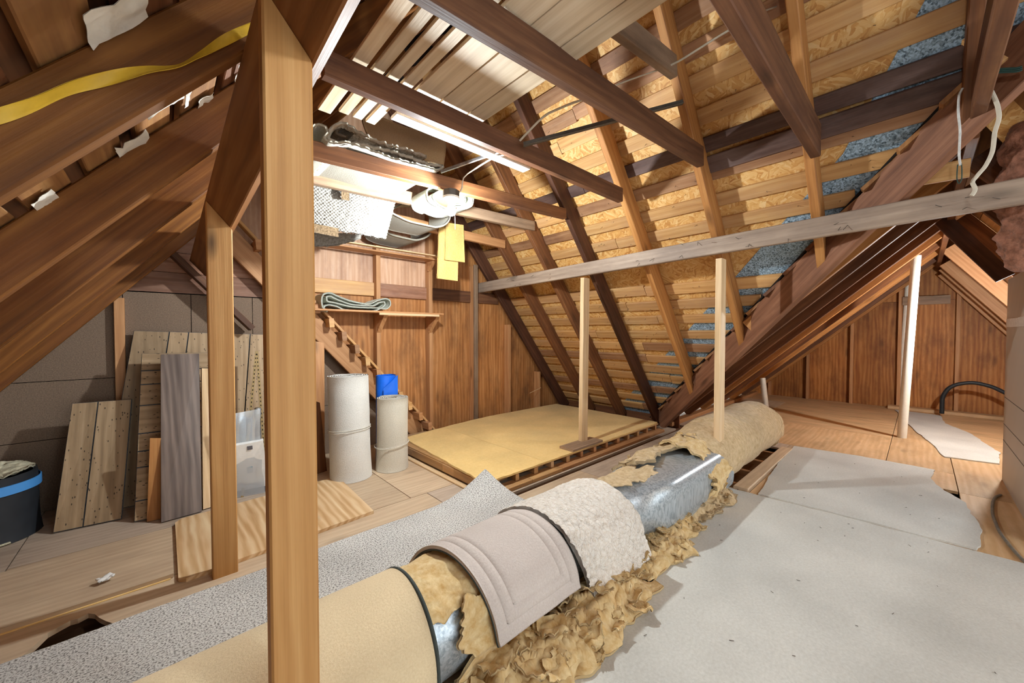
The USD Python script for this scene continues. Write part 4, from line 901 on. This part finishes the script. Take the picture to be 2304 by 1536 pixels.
P = np.array([[(fl(518, 1119, .002) * (1 - a) + fl(606, 1102, .002) * a) * (1 - b) + (atY(522, 930, 3.05) * (1 - a) + atY(596, 916, 3.05) * a) * b + n_ * (.035 + .02 * math.sin(math.pi * b) + .012 * meshkit.noise(V(a * 5, b * 7, 0))) for b in np.linspace(0, 1, 22)] for a in np.linspace(0, 1, 14)])
part(bg, 'bag_film', sheet(P, .0006), 'plastic_clear', smooth=True)

# ------------------------------------------------------------------ air duct along the floor with its wraps
YD, ZD, RD = 1.06, .17, .158
def ring_pts(x, th, ry, rz, yc=YD, zc=ZD, e=2.0):
    c, s = np.cos(th), np.sin(th)
    return np.stack([np.full_like(th, x), yc + ry * np.sign(c) * np.abs(c) ** (2 / e), zc + rz * np.sign(s) * np.abs(s) ** (2 / e)], -1)
def shell(xs, fn, k=72):
    th = np.linspace(0, 2 * np.pi, k)
    P = np.array([fn(x, th) for x in xs]); nz = len(xs)
    idx = np.arange(nz * k).reshape(nz, k)
    A, B, C, D = idx[:-1, :-1].ravel(), idx[1:, :-1].ravel(), idx[1:, 1:].ravel(), idx[:-1, 1:].ravel()
    f = [np.c_[A, B, C], np.c_[A, C, D]]
    v = P.reshape(-1, 3); m = len(v); ends = []
    for e, ring in ((0, idx[0]), (1, idx[-1])):
        ends.append(v[ring].mean(0)); ci = m + e
        t_ = np.c_[np.full(k - 1, ci), ring[:-1], ring[1:]]
        f.append(t_ if e else t_[:, ::-1])
    v = np.vstack([v, ends]); f = np.vstack(f)
    if trimesh.Trimesh(v, f, process=False).volume < 0: f = f[:, ::-1]
    u = np.stack(np.meshgrid(np.asarray(xs), th * .17, indexing='ij'), -1).reshape(-1, 2)
    return v, f, np.vstack([u, [[0, 0], [0, 0]]])
duct = thing('air_duct', 'long galvanised air duct lying on the floor, half wrapped in tan insulation', 'duct', (2.0, YD, 0))
def duct_fn(x, th):
    t = np.clip((x - 1.75) / .25, 0, 1); t = t * t * (3 - 2 * t); e = 2 + 3 * t
    return ring_pts(x, th, RD + .02 * t, RD - .0 * t, YD - .02 * t, ZD - .005 * t, e)
part(duct, 'metal_pipe', shell(np.linspace(-.75, 2.9, 60), duct_fn), 'duct_metal', smooth=True)
def wrap_fn(ry, rz, amp, f, seed, rag=.05, ends=None):
    def fn(x, th):
        p = ring_pts(x, th, ry, rz, YD, rz + .005)
        c = V(x, YD, rz)
        q = np.concatenate([np.cos(th)[:, None] * .2, np.sin(th)[:, None] * .2, np.full((len(th), 1), x)], 1)
        m = 1 + amp * 2 * (meshkit.fbm(q * f, 4, seed) - .5)
        p = c + (p - c) * m[:, None]; p[:, 2] = np.maximum(p[:, 2], .004)
        p[:, 0] += rag * (meshkit.fbm(q * [12, 12, 0] + [0, 0, seed], 3, seed) - .5) if rag else 0
        return p
    return fn

def big(x, th):
    t = np.clip((x - 2.5) / .5, 0, 1); g = np.clip((4.42 - x) / .2, 0, 1) ** .5
    a = .19 + .03 * t
    a = a * (.75 + .25 * g)
    return wrap_fn(a, a * (.96 + .06 * t), .10, 5.5, 4, .09)(x, th)
part(duct, 'insulation_wrap', shell(np.linspace(2.62, 4.12, 90), big, 110), 'insulation_dusty', smooth=True)
part(duct, 'insulation_wrap', shell(np.linspace(4.1, 4.42, 26), lambda x, th: wrap_fn(.215 - .25 * max(0, x - 4.25), .205 - .35 * max(0, x - 4.25), .2, 9., 9, .12)(x, th), 90), 'insulation_dusty', smooth=True, label='ragged torn end of the insulation')
def arc_sheet(x0, x1, a0, a1, r, amp, f, seed, th_, n=50, m=40, rag=.06, lift=0):
    P = np.zeros((n, m, 3))
    for i, s in enumerate(np.linspace(0, 1, n)):
        for j, b in enumerate(np.linspace(0, 1, m)):
            x = x0 + (x1 - x0) * s + (rag * (meshkit.fbm(V(b * 6, seed, 0), 4) - .5) * 2 * (abs(s - .5) * 2) ** 3)
            a = math.radians(a0 + (a1 - a0) * b + rag * 200 * (meshkit.fbm(V(s * 6, seed + 5, 0), 4) - .5) * 2 * (abs(b - .5) * 2) ** 3)
            rr = r + amp * meshkit.fbm(V(x * f, a * 2 * f * .17, seed), 4) + lift * b * b
            P[i, j] = (x, YD + rr * math.cos(a), ZD + rr * math.sin(a))
    P[:, :, 2] = np.maximum(P[:, :, 2], .012)
    return sheet(P, th_)
part(duct, 'insulation_wrap', arc_sheet(.46, .82, 20, 146, RD + .004, .034, 9., 21, .008, 60, 60, .05), 'insulation', smooth=True)
part(duct, 'insulation_wrap', arc_sheet(.64, .95, 140, 215, RD + .004, .05, 9., 25, .01, 50, 50, .05), 'insulation', smooth=True)
part(duct, 'insulation_patch', arc_sheet(1.48, 1.98, 50, 112, RD + .004, .03, 9., 2, .006, rag=.1), 'insulation_dusty', smooth=True)
part(duct, 'insulation_strip', arc_sheet(1.95, 2.75, 38, 88, RD + .0, .09, 6., 6, .02, 70, 30, .1), 'insulation_dusty', smooth=True, label='torn strip of insulation along the top')
part(duct, 'insulation_strip', arc_sheet(2.42, 2.72, 60, 215, RD + .03, .06, 9., 12, .015, 40, 70, .12), 'insulation', smooth=True)
# insulation spilling onto the floor
def flake(c, size, yaw, seed, k=(12, 9), curl=.5):
    a, b = np.meshgrid(np.linspace(-.5, .5, k[0]), np.linspace(-.5, .5, k[1]), indexing='ij')
    q = np.stack([a * 3, b * 3, a * 0 + seed * 1.7], -1)
    e = 1 - .35 * meshkit.fbm(q * 1.7 + 9, 3, seed) * (np.hypot(a, b) * 2)
    x, y = a * size * e, b * size * .7 * e
    z = size * (.5 * (meshkit.fbm(q, 4, seed) - .3) + curl * (a ** 2 + .6 * b) * .6)
    P = np.stack([x * math.cos(yaw) - y * math.sin(yaw), x * math.sin(yaw) + y * math.cos(yaw), z], -1) + np.asarray(c)
    P[..., 2] = np.maximum(P[..., 2], .0125)
    g = sheet(P, .006); return g[0], g[1], g[2] + seed * .31
def spill(x0, x1, y0, y1, h, seed, n=170, m=56, nf=40, fs=.11):
    rs = random.Random(seed)
    X, B = np.meshgrid(np.linspace(x0, x1, n), np.linspace(0, 1, m), indexing='ij')
    S = (X - x0) / (x1 - x0)
    o = np.ones_like(X)
    ya = y0 + .09 * (meshkit.fbm(np.stack([X * 4.5, o * seed, o * 0], -1), 4) - .5) * 2
    Y = ya + (y1 - ya) * B
    prof = np.clip(B * 2.2, 0, 1) ** .6 * np.minimum(1, np.minimum(8 * S, 8 * (1 - S)))
    q = np.stack([X, Y * 1.6, o * seed], -1)
    rid = 1 - np.abs(meshkit.fbm(q * 11 + .7 * meshkit.noise(q * 6)[..., None], 4, seed) - .5) * 4
    Z = h * prof * (.35 + .5 * meshkit.fbm(q * 5, 3, seed + 2) * (1 + .4 * B)) + .030 * prof * np.clip(rid, -.5, 1) + .008 * (meshkit.fbm(q * 45, 2, seed) - .5)
    P = np.stack([X + .03 * (meshkit.noise(q * 16) - .5), Y - .04 * (meshkit.noise(q * 13 + 3) - .3) * (1 - B), np.maximum(Z, .0125)], -1)
    gs = [sheet(P, .01)]
    for k in range(nf):
        i, j = rs.randrange(6, n - 6), rs.randrange(2, m - 8)
        gs.append(flake(P[i, j] + V(0, 0, .004), fs * rs.uniform(.5, 1.2), rs.uniform(0, 6), seed * 50 + k, curl=rs.uniform(.1, .9)))
    return join(*gs)
single('insulation_batt', spill(.60, 1.55, .73, .93, .085, 1, nf=46), 'insulation', 'torn amber insulation spilling along the floor under the bath mats', 'insulation', smooth=True)
single('insulation_batt', spill(1.5, 2.2, .77, .93, .06, 7, nf=34, fs=.09), 'insulation', 'torn amber insulation on the floor below the bare metal duct', 'insulation', smooth=True)
single('insulation_batt', spill(2.15, 2.8, .83, .95, .06, 12, nf=20, fs=.08), 'insulation_dusty', 'dusty insulation edge on the floor by the pale rail post', 'insulation', smooth=True)

# ------------------------------------------------------------------ rugs draped over the duct
def drape(x0, x1, y_far, z_near, r, th, n=50, m=70, skew=0., droop=0., crease=None, seed=0, edge=.0):
    """a mat lying on the floor beyond the duct, going up and over it and hanging down to z_near on the near side"""
    a1 = math.acos(max(-1, min(1, (0 - 0) ))) if False else 0
    # profile in (y, z): floor -> tangent rise -> arc -> vertical fall
    pts = []
    ang = np.radians(np.linspace(30, 182, 50))
    start = V(YD + r * math.cos(ang[0]), ZD + r * math.sin(ang[0]))
    if y_far > start[0] + .02:
        for t in np.linspace(0, 1, 14)[:-1]:
            s = t * t * (3 - 2 * t)
            pts.append((y_far + (start[0] - y_far) * t, .03 + (start[1] - .03) * s ** 1.3))
    for a in ang: pts.append((YD + r * math.cos(a), ZD + r * math.sin(a)))
    z = pts[-1][1]
    while z - .02 > z_near: z -= .02; pts.append((pts[-1][0] - .004, z))
    pts = np.array(pts)
    if z_near > ZD: pts = pts[: np.argmax((pts[:, 0] < YD) & (pts[:, 1] < z_near)) or None]
    s = np.r_[0, np.cumsum(np.linalg.norm(np.diff(pts, axis=0), axis=1))]
    ss = np.linspace(0, s[-1], m)
    yy, zz = np.interp(ss, s, pts[:, 0]), np.interp(ss, s, pts[:, 1])
    P = np.zeros((n, m, 3))
    for i, a in enumerate(np.linspace(0, 1, n)):
        P[i, :, 0] = x0 + (x1 - x0) * a + skew * (ss / s[-1] - .5) + edge * (meshkit.noise(np.c_[ss * 9, ss * 0, ss * 0 + a]) - .5)
        P[i, :, 1] = yy; P[i, :, 2] = zz + .004 * (meshkit.noise(np.c_[ss * 8, ss * 0 + a * 5, ss * 0 + seed]) - .5)
    return P, ss
def mat_rug(name, P, th, mat, lab, extra=None, disp=None):
    if disp is not None:
        N = np.cross(np.gradient(P, axis=0), np.gradient(P, axis=1)); N /= np.linalg.norm(N, axis=2, keepdims=True)
        sg = 1 if N[:, :, 2].sum() > 0 else -1
        P = P + sg * N * disp[..., None]
    t = thing(name, lab, 'rug', tuple(P[P.shape[0] // 2, -1]))
    fl_ = np.cross(np.gradient(P, axis=0), np.gradient(P, axis=1))[:, :, 2].sum() < 0
    part(t, 'pile', sheet(P, th, flip=bool(fl_)), mat, smooth=True)
    return t, P
P, ss = drape(-.7, .53, 1.5, .10, RD + .026, .008, 40, 70)
t, P = mat_rug('tan_rug', P, .008, 'tan_rug', 'smooth tan rug with a dark bound edge draped over the near end of the duct')
part(t, 'binding', tube(P[-1] + np.c_[np.full(len(P[-1]), .002), .006 * np.cos(np.linspace(.5, 3.1, len(P[-1]))), .006 * np.ones(len(P[-1]))], .0065, 6), 'binding', smooth=True, label='dark edge binding')
P, ss = drape(.67, 1.07, 1.30, .135, RD + .04, .012, 60, 100, skew=.13)
ii, jj = np.meshgrid(np.linspace(0, 1, 60), np.linspace(0, 1, 100), indexing='ij')
dm = np.minimum(np.minimum(ii, 1 - ii) * .39, np.minimum(jj, 1 - jj) * ss[-1])
disp = -.006 * (np.abs(dm - .045) < .006) - .006 * (np.abs(dm - .085) < .006)
t, P = mat_rug('bath_mat', P, .012, 'bath_mat', 'pinkish beige bath mat with a stepped border draped over the duct', disp=disp)
part(t, 'backing', tube(np.vstack([P[0], P[:, -1], P[::-1][0, ::-1]]) + V(0, 0, -.002), .003, 5), 'binding', smooth=True)
P, ss = drape(1.08, 1.53, 1.28, .06, RD + .036, .02, 110, 150, skew=.22, edge=.02, seed=4)
disp = .016 * meshkit.fbm(np.stack([P[..., 0] * 40, P[..., 1] * 40, P[..., 2] * 40], -1), 3, 5)
t, P = mat_rug('shag_mat', P, .018, 'shag', 'creamy white shaggy mat draped over the duct beside the bath mat', disp=disp)

# ------------------------------------------------------------------ small bits
single('pale_stick', bar(atY(1192, 884, 3.52), atY(1217, 872, 3.52), .006, .006, (0, 0, 1), .001), 'stud_pale', 'thin pale stick poking from the short stud by the yellow pad corner', 'stick')
single('foam_chip', flake(fl(237, 1303, .03), .06, .5, 77, curl=.1), 'packet', 'small white foam chip lying on the long plywood strip', 'foam chip', smooth=True)
single('grey_cloth', lumpy(0, .07, atY(1690, -34, .66), atY(1810, -26, .66), 40, 30, .3, 12., 5), 'flashing', 'crumpled blue-grey cloth tucked above the thick tie beam at the top edge', 'cloth', smooth=True)
rs = random.Random(17); db = []
for k in range(70):
    x, y = rs.uniform(1.0, 4.2), rs.uniform(-.9, .75)
    if x > 2.95 and y < -.1: continue
    a = rs.uniform(0, 6.3); l = rs.uniform(.004, .016)
    db.append(tube([V(x, y, .0125), V(x + l * math.cos(a), y + l * math.sin(a), .014)], .0011, 4))
single('splinters', join(*db), 'nail', 'tiny dark splinters scattered over the off-white carpets', 'splinters', kind='stuff')
